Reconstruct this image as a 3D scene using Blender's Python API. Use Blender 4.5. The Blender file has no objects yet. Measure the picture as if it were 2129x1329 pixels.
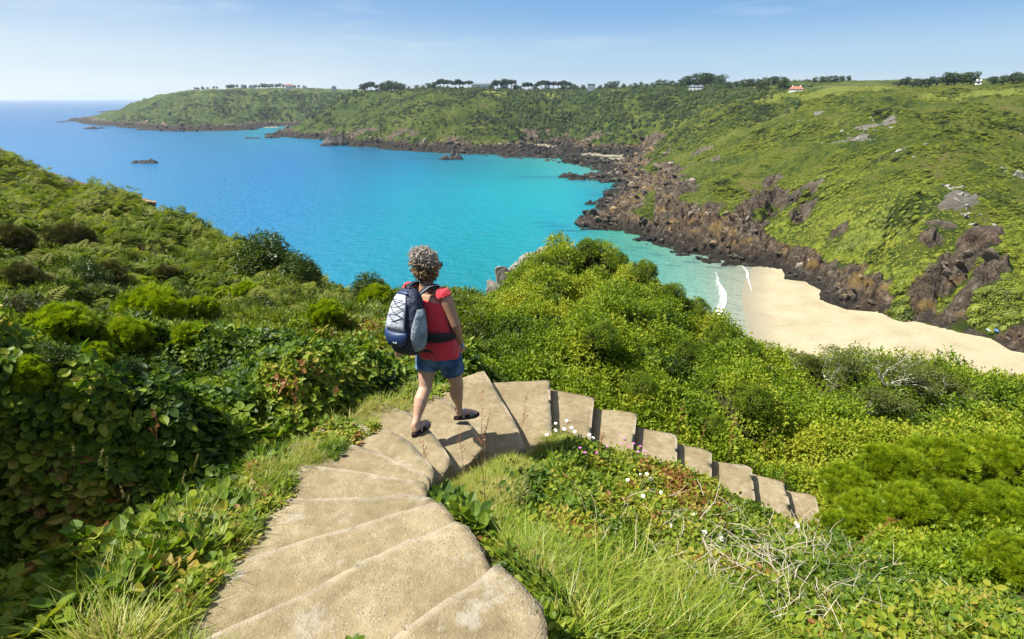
import bpy, bmesh, math, random, sys, os
import numpy as np
from mathutils import Vector, Matrix, Quaternion

# ------------------------------------------------------------------ camera, sky, sun
scene = bpy.context.scene
R = math.radians
CAM_H = 62.0
PITCH = 21.26
FPX = 1182.0
CX, CY = 1064.5, 664.5
cam_d = bpy.data.cameras.new("camera"); cam = bpy.data.objects.new("camera", cam_d)
scene.collection.objects.link(cam); scene.camera = cam
cam.location = (0, 0, CAM_H); cam.rotation_euler = (R(90 - PITCH), 0, 0)
cam_d.sensor_width = 36; cam_d.lens = FPX / 2129 * 36; cam_d.clip_start = 0.05; cam_d.clip_end = 60000

SUN_AZ, SUN_EL = -94.0, 55.0       # azimuth from +Y towards +X (negative = left)
world = bpy.data.worlds.new("World"); scene.world = world; world.use_nodes = True
wn = world.node_tree; wn.nodes.clear()
w_out = wn.nodes.new('ShaderNodeOutputWorld'); w_bg = wn.nodes.new('ShaderNodeBackground')
w_sky = wn.nodes.new('ShaderNodeTexSky'); w_sky.sky_type = 'NISHITA'; w_sky.sun_disc = False
w_sky.sun_elevation = R(SUN_EL); w_sky.sun_rotation = R(SUN_AZ)
w_sky.altitude = 60; w_sky.air_density = 1.0; w_sky.dust_density = .6; w_sky.ozone_density = 1.5
w_bg.inputs[1].default_value = 0.051
def wnode(t, **kw):
    n_ = wn.nodes.new('ShaderNode' + t)
    for k_, v_ in kw.items(): setattr(n_, k_, v_)
    return n_
tc = wnode('TexCoord'); sx = wnode('SeparateXYZ'); wn.links.new(tc.outputs['Generated'], sx.inputs[0])
# clear-air gradient: milky at the horizon all round, deepening upwards
cr = wnode('ValToRGB'); cr.color_ramp.interpolation = 'EASE'
for e_, (p_, c_) in zip([cr.color_ramp.elements[0], cr.color_ramp.elements[1]] + [cr.color_ramp.elements.new(.5) for _ in range(3)],
                        [(0.0, (.70, .83, .93)), (1.0, (.05, .13, .36)), (.05, (.46, .68, .90)), (.135, (.215, .455, .82)), (.5, (.10, .24, .60))]):
    e_.position = p_; e_.color = c_ + (1,)
wn.links.new(sx.outputs[2], cr.inputs[0])
sc_ = wnode('VectorMath', operation='SCALE'); sc_.inputs['Scale'].default_value = 9.0; wn.links.new(cr.outputs[0], sc_.inputs[0])
mixs = wnode('MixRGB'); mixs.inputs[0].default_value = .82; wn.links.new(w_sky.outputs[0], mixs.inputs[1]); wn.links.new(sc_.outputs[0], mixs.inputs[2])
# brighter, whiter air towards the sun side, low down
dt = wnode('VectorMath', operation='DOT_PRODUCT'); dt.inputs[1].default_value = (-.995, .10, 0); wn.links.new(tc.outputs['Generated'], dt.inputs[0])
g1 = wnode('MapRange', interpolation_type='SMOOTHSTEP'); g1.inputs[1].default_value = -.1; g1.inputs[2].default_value = 1.0; g1.inputs[4].default_value = .85; wn.links.new(dt.outputs['Value'], g1.inputs[0])
g2 = wnode('MapRange', interpolation_type='SMOOTHSTEP'); g2.inputs[1].default_value = .20; g2.inputs[2].default_value = -.02; wn.links.new(sx.outputs[2], g2.inputs[0])
g3 = wnode('Math', operation='MULTIPLY'); wn.links.new(g1.outputs[0], g3.inputs[0]); wn.links.new(g2.outputs[0], g3.inputs[1])
mixg = wnode('MixRGB'); mixg.inputs[2].default_value = (8.2, 8.8, 9.0, 1); wn.links.new(g3.outputs[0], mixg.inputs[0]); wn.links.new(mixs.outputs[0], mixg.inputs[1])
# thin wisps of high cloud
mp = wnode('Mapping'); mp.inputs['Scale'].default_value = (1.2, 1.2, 9); nz = wnode('TexNoise'); nz.inputs['Scale'].default_value = 2.2; nz.inputs['Detail'].default_value = 7; nz.inputs['Roughness'].default_value = .62
mr = wnode('MapRange'); mr.inputs['From Min'].default_value = .52; mr.inputs['From Max'].default_value = .80; mr.inputs['To Max'].default_value = .40
mx = wnode('MixRGB'); mx.inputs[2].default_value = (8.0, 8.6, 9.0, 1)
wn.links.new(tc.outputs['Generated'], mp.inputs[0]); wn.links.new(mp.outputs[0], nz.inputs['Vector']); wn.links.new(nz.outputs[0], mr.inputs[0]); wn.links.new(mr.outputs[0], mx.inputs[0])
wn.links.new(mixg.outputs[0], mx.inputs[1]); wn.links.new(mx.outputs[0], w_bg.inputs[0]); wn.links.new(w_bg.outputs[0], w_out.inputs[0])

sun_d = bpy.data.lights.new("sun", 'SUN'); sun = bpy.data.objects.new("sun", sun_d); scene.collection.objects.link(sun)
sun_d.energy = 5.0; sun_d.angle = R(0.5); sun_d.color = (1.0, 0.955, 0.87)
SUN_DIR = Vector((math.cos(R(SUN_EL)) * math.sin(R(SUN_AZ)), math.cos(R(SUN_EL)) * math.cos(R(SUN_AZ)), math.sin(R(SUN_EL))))
sun.rotation_euler = SUN_DIR.to_track_quat('Z', 'Y').to_euler()
sun.location = (-40, 10, 120)
vs = scene.view_settings; scene.display_settings.display_device = 'sRGB'
vs.view_transform = 'Standard'; vs.look = 'None'; vs.exposure = 1.16; vs.gamma = 1; vs.use_curve_mapping = False
scene.cycles.use_denoising = True
scene.cycles.max_bounces = 6; scene.cycles.transparent_max_bounces = 6
scene.cycles.diffuse_bounces = 2; scene.cycles.glossy_bounces = 2; scene.cycles.transmission_bounces = 3; scene.cycles.volume_bounces = 0
scene.cycles.caustics_reflective = False; scene.cycles.caustics_refractive = False

# ------------------------------------------------------------------ helpers
C = scene.collection
rng = np.random.default_rng(7); random.seed(7)
SP, CP = math.sin(R(PITCH)), math.cos(R(PITCH))

def ray(u, v):
    du, dv = (u - CX) / FPX, (v - CY) / FPX
    return np.array((du, CP - dv * SP, -SP - dv * CP))
def PZ(u, v, z):                       # the point at elevation z seen at (u, v)
    r = ray(u, v); t = (z - CAM_H) / r[2]
    return np.array((r[0] * t, r[1] * t, z))
def PY(u, v, Y):
    r = ray(u, v); t = Y / r[1]
    return np.array((r[0] * t, Y, CAM_H + r[2] * t))
def project(p):
    p = np.asarray(p, float); x, y, z = p[..., 0], p[..., 1], p[..., 2] - CAM_H
    d = y * CP - z * SP; up = y * SP + z * CP
    d = np.where(np.abs(d) < 1e-6, 1e-6, d)
    return CX + FPX * x / d, CY - FPX * up / d, d

def hash2(ix, iy, iz, seed):
    n = (ix.astype(np.int64) * 374761393 + iy.astype(np.int64) * 668265263 + iz.astype(np.int64) * 1440662683 + seed * 974634777) & 0xFFFFFFFF
    n = ((n ^ (n >> 13)) * 1274126177) & 0xFFFFFFFF
    n = (n ^ (n >> 16)) & 0xFFFFFFFF
    return n / 4294967295.0
def vnoise(x, y, z=None, seed=0):
    if z is None: z = np.zeros_like(x)
    fx, fy, fz = np.floor(x), np.floor(y), np.floor(z)
    tx, ty, tz = x - fx, y - fy, z - fz
    sx, sy, sz = [t * t * t * (t * (t * 6 - 15) + 10) for t in (tx, ty, tz)]
    out = 0
    for a in (0, 1):
        for b in (0, 1):
            for c in (0, 1):
                w = (sx if a else 1 - sx) * (sy if b else 1 - sy) * (sz if c else 1 - sz)
                out = out + w * hash2(fx + a, fy + b, fz + c, seed)
    return out * 2 - 1
def fbm(x, y, z=None, seed=0, octv=4, gain=.5, lac=2.03):
    a, s, tot = 1.0, 0, 0
    for o in range(octv):
        s = s + a * vnoise(x, y, z, seed + o * 17); tot += a; a *= gain
        x = x * lac + 13.7; y = y * lac - 7.1
        if z is not None: z = z * lac
    return s / tot
def ridged(x, y, z=None, seed=0, octv=4, gain=.5):
    a, s, tot = 1.0, 0, 0
    for o in range(octv):
        s = s + a * (1 - np.abs(vnoise(x, y, z, seed + o * 31)) * 2); tot += a; a *= gain
        x = x * 2.1 + 5.3; y = y * 2.1 - 3.1
        if z is not None: z = z * 2.1
    return s / tot
def worley(x, y, seed=0):              # F1, F2-F1, cell random
    fx, fy = np.floor(x), np.floor(y)
    f1 = np.full(x.shape, 9.0); f2 = np.full(x.shape, 9.0); cid = np.zeros(x.shape)
    z0 = np.zeros_like(fx)
    for a in (-1, 0, 1):
        for b in (-1, 0, 1):
            cx, cy = fx + a, fy + b
            px = cx + hash2(cx, cy, z0, seed); py = cy + hash2(cx, cy, z0, seed + 1)
            d = np.hypot(px - x, py - y)
            c = hash2(cx, cy, z0, seed + 2)
            near = d < f1
            f2 = np.where(near, f1, np.minimum(f2, d)); cid = np.where(near, c, cid); f1 = np.where(near, d, f1)
    return f1, f2 - f1, cid
def tilt_rot(nx, ny, nz, phi):
    """euler angles that spin by phi and then lean the local z towards the normal"""
    l = np.sqrt(nx * nx + ny * ny + nz * nz); nx, ny, nz = nx / l, ny / l, nz / l
    lx_ = nx * np.cos(phi) + ny * np.sin(phi); ly_ = -nx * np.sin(phi) + ny * np.cos(phi)
    return np.stack([-np.arcsin(np.clip(ly_, -1, 1)), np.arctan2(lx_, nz), phi], -1)
def sstep(a, b, x):
    t = np.clip((x - a) / (b - a), 0, 1); return t * t * (3 - 2 * t)

class RBF:
    def __init__(s, pts, vals, eps=0.0):
        s.p = np.asarray(pts, float)[:, :2]; v = np.asarray(vals, float)
        if v.ndim == 1: v = v[:, None]
        n = len(s.p); D = np.hypot(s.p[:, None, 0] - s.p[None, :, 0], s.p[:, None, 1] - s.p[None, :, 1])
        A = np.zeros((n + 1, n + 1)); A[:n, :n] = D - eps * np.eye(n); A[:n, n] = 1; A[n, :n] = 1
        s.w = np.linalg.lstsq(A, np.vstack([v, np.zeros((1, v.shape[1]))]), rcond=None)[0]
    def __call__(s, x, y):
        sh = np.shape(x); x = np.ravel(x); y = np.ravel(y); out = np.empty((len(x), s.w.shape[1]))
        for i in range(0, len(x), 20000):
            D = np.hypot(x[i:i+20000, None] - s.p[None, :, 0], y[i:i+20000, None] - s.p[None, :, 1])
            out[i:i+20000] = D @ s.w[:-1] + s.w[-1]
        return out[:, 0].reshape(sh) if out.shape[1] == 1 else out.reshape(sh + (-1,))

def poly_dist(x, y, poly):             # signed distance, negative inside
    sh = np.shape(x); x = np.ravel(x); y = np.ravel(y)
    d = np.full(x.shape, 1e9); inside = np.zeros(x.shape, bool)
    P = np.asarray(poly, float)[:, :2]
    for (ax, ay), (bx, by) in zip(P, np.roll(P, -1, 0)):
        ex, ey = bx - ax, by - ay; L = ex * ex + ey * ey + 1e-12
        t = np.clip(((x - ax) * ex + (y - ay) * ey) / L, 0, 1)
        d = np.minimum(d, np.hypot(x - ax - t * ex, y - ay - t * ey))
        c = ((ay > y) != (by > y)) & (x < (bx - ax) * (y - ay) / (by - ay + 1e-12) + ax)
        inside ^= c
    return np.where(inside, -d, d).reshape(sh)

def np_mesh(name, verts, faces, smooth=True):
    """faces: int array (n,3) or (n,4), or a list of such arrays"""
    me = bpy.data.meshes.new(name)
    verts = np.ascontiguousarray(verts, dtype=np.float32)
    fl = faces if isinstance(faces, list) else [faces]
    fl = [f for f in fl if len(f)]
    loops = np.concatenate([f.ravel() for f in fl]).astype(np.int32)
    sizes = np.concatenate([np.full(len(f), f.shape[1]) for f in fl]).astype(np.int32)
    me.vertices.add(len(verts)); me.vertices.foreach_set('co', verts.ravel())
    me.loops.add(len(loops)); me.loops.foreach_set('vertex_index', loops)
    me.polygons.add(len(sizes)); starts = np.concatenate([[0], np.cumsum(sizes)[:-1]]).astype(np.int32)
    me.polygons.foreach_set('loop_start', starts)
    try: me.polygons.foreach_set('loop_total', sizes)
    except Exception: pass
    me.polygons.foreach_set('use_smooth', np.full(len(sizes), smooth))
    me.update(calc_edges=True); me.validate()
    return me
def attr(me, name, vals, typ='FLOAT'):
    a = me.attributes.new(name, typ, 'POINT')
    vals = np.ascontiguousarray(vals, dtype=np.int32 if typ == 'INT' else np.float32)
    a.data.foreach_set({'FLOAT': 'value', 'INT': 'value', 'FLOAT_VECTOR': 'vector', 'FLOAT_COLOR': 'color'}[typ], vals.ravel())
def link(name, data, parent=None, mat=None, loc=None):
    o = bpy.data.objects.new(name, data); C.objects.link(o)
    if parent is not None: o.parent = parent
    if mat is not None and data is not None: data.materials.clear(); data.materials.append(mat)
    if loc is not None: o.location = loc
    return o
def tag(o, label=None, cat=None, group=None, kind=None):
    if label: o['label'] = label
    if cat: o['category'] = cat
    if group: o['group'] = group
    if kind: o['kind'] = kind
    return o
def empty(name, loc=(0, 0, 0), rz=0):
    o = bpy.data.objects.new(name, None); C.objects.link(o); o.location = loc; o.rotation_euler = (0, 0, rz); o.empty_display_size = .1
    return o
def copy_tree(o, parent=None):
    c = o.copy(); C.objects.link(c); c.parent = parent
    for ch in o.children: copy_tree(ch, c)
    return c
class MB:                              # collects shapes into one mesh
    def __init__(s): s.v = []; s.f = []; s.n = 0
    def add(s, v, f):
        s.v.append(np.asarray(v, float)); s.f += [tuple(int(i) + s.n for i in q) for q in f]; s.n += len(v)
    def mesh(s, name, smooth=True):
        me = bpy.data.meshes.new(name); me.from_pydata(np.concatenate(s.v).tolist(), [], s.f)
        me.polygons.foreach_set('use_smooth', [smooth] * len(me.polygons)); me.update(); return me
    def build(s, name, mat, parent=None, smooth=True):
        return link(name, s.mesh(name, smooth), parent, mat)
def tube(mb, pts, rad, n=6, cap=True, flat=1.0, up=None):
    pts = [Vector(p) for p in pts]; rad = rad if hasattr(rad, '__len__') else [rad] * len(pts)
    vs_ = []; prev = None
    for i, p in enumerate(pts):
        t = (pts[min(i + 1, len(pts) - 1)] - pts[max(i - 1, 0)]).normalized()
        if prev is None:
            a = Vector(up) if up is not None else (Vector((0, 0, 1)) if abs(t.z) < .9 else Vector((1, 0, 0)))
        else: a = prev
        a = (a - t * a.dot(t)).normalized(); b = t.cross(a); prev = a
        r = rad[i]; ra, rb = (r if hasattr(r, '__len__') else (r, r * flat))
        for k in range(n):
            th = 2 * math.pi * k / n; vs_.append(p + a * (ra * math.cos(th)) + b * (rb * math.sin(th)))
    fs = []
    for i in range(len(pts) - 1):
        for k in range(n):
            k2 = (k + 1) % n; fs.append((i * n + k, i * n + k2, (i + 1) * n + k2, (i + 1) * n + k))
    if cap: fs.append(tuple(range(n - 1, -1, -1))); fs.append(tuple(range((len(pts) - 1) * n, len(pts) * n)))
    mb.add([tuple(v) for v in vs_], fs)
def box(mb, c, s, rz=0):
    x, y, z = [q / 2 for q in s]; m = Matrix.Rotation(rz, 3, 'Z')
    v = [tuple(Vector(c) + m @ Vector((a * x, b * y, d * z))) for a in (-1, 1) for b in (-1, 1) for d in (-1, 1)]
    mb.add(v, [(0, 1, 3, 2), (4, 6, 7, 5), (0, 4, 5, 1), (2, 3, 7, 6), (0, 2, 6, 4), (1, 5, 7, 3)])

# ------------------------------------------------------------------ materials
class NT:
    def __init__(s, name):
        s.m = bpy.data.materials.new(name); s.m.use_nodes = True; s.t = s.m.node_tree; s.t.nodes.clear()
        s.out = s.t.nodes.new('ShaderNodeOutputMaterial')
    def n(s, typ, ins=None, **kw):
        nd = s.t.nodes.new('ShaderNode' + typ)
        for k, v in kw.items(): setattr(nd, k, v)
        for k, v in (ins or {}).items(): s.set(nd, k, v)
        return nd
    def set(s, nd, k, v):
        if isinstance(v, bpy.types.NodeSocket): s.t.links.new(v, nd.inputs[k])
        elif isinstance(v, bpy.types.Node): s.t.links.new(v.outputs[0], nd.inputs[k])
        else:
            if isinstance(v, (tuple, list)) and len(v) == 3 and nd.inputs[k].type == 'RGBA': v = tuple(v) + (1,)
            nd.inputs[k].default_value = v
    def pos(s): return s.n('NewGeometry').outputs['Position']
    def noise(s, scale, detail=4, rough=.55, vec=None, dist=0):
        return s.n('TexNoise', {'Vector': vec if vec is not None else s.pos(), 'Scale': scale, 'Detail': detail, 'Roughness': rough, 'Distortion': dist}).outputs[0]
    def ramp(s, fac, stops, interp='LINEAR'):
        nd = s.n('ValToRGB', {0: fac}); cr = nd.color_ramp; cr.interpolation = interp
        while len(cr.elements) < len(stops): cr.elements.new(.5)
        for e, (p, c) in zip(cr.elements, stops): e.position = p; e.color = tuple(c) + (1,) if len(c) == 3 else c
        return nd.outputs[0]
    def mix(s, fac, a, b, mode='MIX'): return s.n('MixRGB', {0: fac, 1: a, 2: b}, blend_type=mode).outputs[0]
    def math(s, op, a, b=0.0, clamp=False): return s.n('Math', {0: a, 1: b}, operation=op, use_clamp=clamp).outputs[0]
    def rng(s, x, a, b, c=0.0, d=1.0): return s.n('MapRange', {0: x, 1: a, 2: b, 3: c, 4: d}).outputs[0]
    def attr(s, name): return s.n('Attribute', attribute_name=name)
    def rand(s): return s.n('ObjectInfo').outputs['Random']
    def bump(s, h, strength=.5, dist=.02, normal=None):
        d = {'Height': h, 'Strength': strength, 'Distance': dist}
        if normal is not None: d['Normal'] = normal
        return s.n('Bump', d).outputs[0]
    def principled(s, color, rough=.8, spec=.3, normal=None, **kw):
        d = {'Base Color': color, 'Roughness': rough, 'Specular IOR Level': spec}
        if normal is not None: d['Normal'] = normal
        d.update(kw); return s.n('BsdfPrincipled', d).outputs[0]
    def done(s, sh): s.set(s.out, 0, sh); return s.m
def leaf_mat(name, stops, trans=.35, rough=.45, spec=.35, nscale=None, tcol=(1.15, 1.25, .55)):
    """leaf colours by a random value per plant and a fine noise in space; part of the light comes through the leaf"""
    m = NT(name)
    f = m.math('ADD', m.math('MULTIPLY', m.rand(), .55), m.math('MULTIPLY', m.noise(nscale or 3.0, 3), .5))
    at = m.attr('tint').outputs['Fac']
    f = m.math('ADD', f, at)
    col = m.ramp(f, stops)
    p = m.principled(col, rough, spec)
    tcn = m.mix(1.0, col, tcol, 'MULTIPLY')
    tr = m.n('BsdfTranslucent', {'Color': tcn}).outputs[0]
    return m.done(m.n('MixShader', {0: trans, 1: p, 2: tr}).outputs[0])
def flat_mat(name, col, rough=.7, spec=.3, var=.15, nscale=20, bump=0, **kw):
    m = NT(name); n = m.noise(nscale, 3)
    c = m.mix(n, tuple(x * (1 - var) for x in col), tuple(min(1, x * (1 + var)) for x in col))
    return m.done(m.principled(c, rough, spec, m.bump(n, bump, .005) if bump else None, **kw))
# ------------------------------------------------------------------ far coast: elevation from surveyed points
far_pts = []
def fz(u, v, z): far_pts.append(PZ(u, v, z))
def fy(u, *rows):
    for v, Y in rows: far_pts.append(PY(u, v, Y))
for q in [(165,256),(180,255),(250,262),(300,268),(340,272),(420,273),(520,270),(560,263),(585,262),
          (610,286),(660,290),(700,288),(727,303),(760,306),(784,306),(856,314),(896,316),(929,311),(1011,319),(1060,327),(1110,325),(1159,324),(1192,327),
          (1187,339),(1215,344),(1250,341),(1300,340),(1235,352),(1168,368),(1200,374),(1274,374),(1300,384),(1259,398),(1290,402),(1245,425),(1262,440),
          (1199,464),(1216,475),(1260,478),(1308,480),(1351,488),(1322,498),(1390,512),(1430,528),(1472,531),(1500,545)]:
    fz(*q, 0)
for q in [(1560,555,.4),(1627,570,1),(1705,620,1.4),(1817,658,2),(1922,686,2.4),(2053,718,2.8),(2129,750,3.1),(2300,800,3.3)]: fz(*q)
# rock shelves and slopes
for u, v, z in [(1900,640,9),(1900,560,17),(1900,470,25),(1900,400,32),(2000,560,17),(2000,660,8),(2129,680,8),(2129,640,13),(2129,560,21),(2129,450,29),(1800,600,7),(1800,520,13),
                (1800,420,27),(1700,560,6),(1700,500,12),(1700,400,25),(1600,520,5),(1600,470,11),(1600,420,18),(1560,400,17),(1500,500,5),(1500,450,12),(1500,400,19),
                (1400,490,3),(1400,450,9),(1400,400,13),(1330,450,7),(1280,440,4),(1300,420,6),(1350,400,7),(1240,455,3.5),(1320,385,3),(1400,370,12)]: fz(u, v, z)
fy(2350, (900,105),(600,140),(350,210),(260,300),(190,380)); fy(2600, (900,100),(600,140),(300,240),(190,350))
fy(2129, (350,215),(270,285),(215,340),(178,420),(176,560)); fy(2000,(300,235),(230,330),(192,420),(180,560))
fy(1900, (300,236),(230,320),(196,420),(188,560)); fy(1800,(340,240),(250,330),(198,450),(190,600))
fy(1700, (300,320),(240,400),(200,500),(196,640)); fy(1600,(340,330),(260,420),(212,520),(196,620))
fy(1500, (340,360),(270,460),(222,560),(200,660),(192,800)); fy(1450,(400,300),(340,380),(290,480),(255,620),(235,720),(196,820))
fy(1400, (345,430),(320,500),(285,640),(230,760),(196,860)); fy(1350,(350,520),(330,640),(316,705),(282,735),(220,850),(192,930))
fy(1300, (335,600),(320,690),(285,735),(225,860),(190,960)); fy(1250,(330,640),(322,690),(316,708),(285,740),(220,880),(190,980))
fy(1180, (309,760),(298,830),(270,900),(222,1050),(190,1150)); fy(1100,(303,779),(262,850),(215,950),(190,1050))
fy(1000, (300,735),(260,800),(215,900),(193,980),(190,1150)); fy(900,(296,745),(250,810),(212,890),(188,980),(187,1150))
fy(800, (287,835),(240,920),(208,1000),(192,1070)); fy(740,(235,960),(208,1050),(197,1120)); fy(700,(262,960),(224,1060)); fy(748,(275,838))
fy(680, (272,985),(238,1050)); fy(650,(268,1020),(247,1080)); fy(620,(274,1020),(264,1060))
for X, Y in [(-520,1230),(-560,1350),(-450,1300),(-420,1420)]: far_pts.append(np.array((X, Y, -3.)))
fy(224, (234,1560)); fy(270, (224,1560)); fy(289,(206,1600)); fy(329,(196,1620)); fy(362,(191,1620)); fy(404,(187,1640)); fy(493,(186,1660)); fy(560,(187,1680)); fy(625,(188,1700)); fy(700,(188,1750))
fy(300,(252,1400),(228,1500)); fy(400,(255,1300),(222,1420),(200,1520)); fy(500,(252,1350),(218,1500)); fy(600,(252,1450),(218,1550)); fy(680,(215,1560))
for u in (300, 500, 700, 900, 1100, 1300, 1500, 1800, 2129, 2500):
    p = PY(u, 190, 2200); p[2] = 84 if u > 400 else 20; far_pts.append(p); p = p.copy() * 1.7; p[2] = 80 if u > 400 else -10; far_pts.append(p)
# sea bed
for q in [(0,250,-14),(100,240,-14),(60,300,-12),(0,400,-12),(150,270,-8),(300,300,-10),(300,340,-9),(600,310,-9),(600,360,-9),(600,450,-9),(450,290,-6),(750,320,-6),(850,335,-6),(850,420,-7),
          (1000,345,-4),(1000,400,-6),(1100,345,-3),(1100,450,-6),(1150,385,-3),(1170,352,-2.5),(1215,358,-1.5),(1220,390,-2),(1215,410,-2.5),(1180,440,-3),(1180,480,-3),(1250,500,-2),(1260,487,-1.2),(1290,489,-1),(1300,520,-2),
          (1400,560,-1.4),(1420,600,-1.2),(1470,580,-.7),(1000,600,-6),(1200,600,-3),(1400,700,-1.5),(700,700,-9),(250,275,-7),(200,265,-7),(180,245,-12),(130,252,-12),(600,280,-3),(570,272,-3),(540,280,-4),(700,298,-4),(1060,336,-2)]: fz(*q)
far_pts = np.array(far_pts)
far_rbf = RBF(far_pts, far_pts[:, 2], eps=1.5)

beach_px = [(1500,556),(1545,551),(1580,550),(1627,559),(1629,579),(1672,586),(1705,606),(1701,624),(1758,648),(1817,655),(1858,670),(1922,684),(1986,702),(2053,717),(2095,742),(2129,750),(2400,830),(2400,1250),(1500,1250),(1400,760),(1440,640)]
beach_poly = np.array([PZ(u, v, 1.0)[:2] for u, v in beach_px])
wl_a, wl_b = PZ(1568, 552, 0), PZ(1545, 700, 0)        # the water's edge
wl_t = (wl_b - wl_a)[:2]; wl_t /= np.linalg.norm(wl_t); wl_n = np.array((-wl_t[1], wl_t[0]))
if wl_n @ (PZ(1900, 750, 0) - wl_a)[:2] < 0: wl_n = -wl_n
def beach_z(x, y):
    s = (x - wl_a[0]) * wl_n[0] + (y - wl_a[1]) * wl_n[1]
    al = (x - wl_a[0]) * wl_t[0] + (y - wl_a[1]) * wl_t[1]
    s = s + 0.00 * al + 2.5 * np.sin(al / 21.0)
    return np.where(s < 0, s * .035, np.minimum(s * .05, 1.6 + s * .016)), s

# outcrops showing in the green slope: (u, v, Y, rx, ry, strength)
outcrops = [(1640,262,3,.8),(1700,238,3,.7),(1665,250,3,.6),(1780,290,5,.8),(1800,265,5,.7),(1840,255,4,.6),(1730,300,4,.5),(1870,310,4,.4),(1990,265,3,.6),(2110,280,3,.7),(1990,425,4,.9),(2010,410,4,.8),(2120,370,4,.5),
            (1950,465,3,.9),(1930,490,2.6,.8),(1740,480,3,.6),(2050,485,3,1.0),(2025,500,3.2,1.0),(1995,525,3.4,1.0),(1965,550,3.6,1.0),(1935,580,4,1.0),(2080,475,2.6,.9),(2065,540,3,1),(2030,570,3.4,1),(2000,600,4,1),(1600,375,5,1.0),(1610,400,6,1.0),(1580,420,6,1.0),(1640,410,5,.9),(1680,385,5,.9),(1690,400,4,.8),(1660,430,4,.8),(1560,400,4,.7),
            (1460,315,6,.9),(1440,345,5,.8),(1490,330,4,.6),(1400,365,5,.9),(1420,380,5,.8),(1550,440,5,.9),(1590,460,5,.8)]
def seen_at(u, v, f, r0=60, r1=1500):  # first hit of the line of sight with height function f
    r = ray(u, v); t = np.exp(np.linspace(math.log(r0), math.log(r1), 900)); x, y, z = r[0] * t, r[1] * t, CAM_H + r[2] * t
    h = f(x, y); k = np.argmax(z < h)
    return np.array((x[k], y[k], z[k]))
oc_w = [(seen_at(u, v, far_rbf), s * 1.0, k) for u, v, s, k in outcrops]
GULLY = [seen_at(u, v, far_rbf) for u, v in [(1625, 395), (1600, 450)]], [seen_at(u, v, far_rbf) for u, v in [(2005, 520), (1960, 600)]], [seen_at(u, v, far_rbf) for u, v in [(1890, 440), (1850, 510)]], [seen_at(u, v, far_rbf) for u, v in [(1690, 395), (1670, 440)]]
def seg_dist(x, y, a, b):
    ex, ey = b[0] - a[0], b[1] - a[1]; t = np.clip(((x - a[0]) * ex + (y - a[1]) * ey) / (ex * ex + ey * ey), 0, 1)
    return np.hypot(x - a[0] - t * ex, y - a[1] - t * ey)
far_sand = [(PZ(1165,306,2),30,9),(PZ(1120,305,2),22,7),(PZ(1260,323,1.5),26,9),(PZ(1300,330,1),26,12),(PZ(1345,334,2),14,10),(PZ(566,264,1),16,10),(PZ(925,309,1.5),14,3),(PZ(1230,320,2),12,8)]

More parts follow.
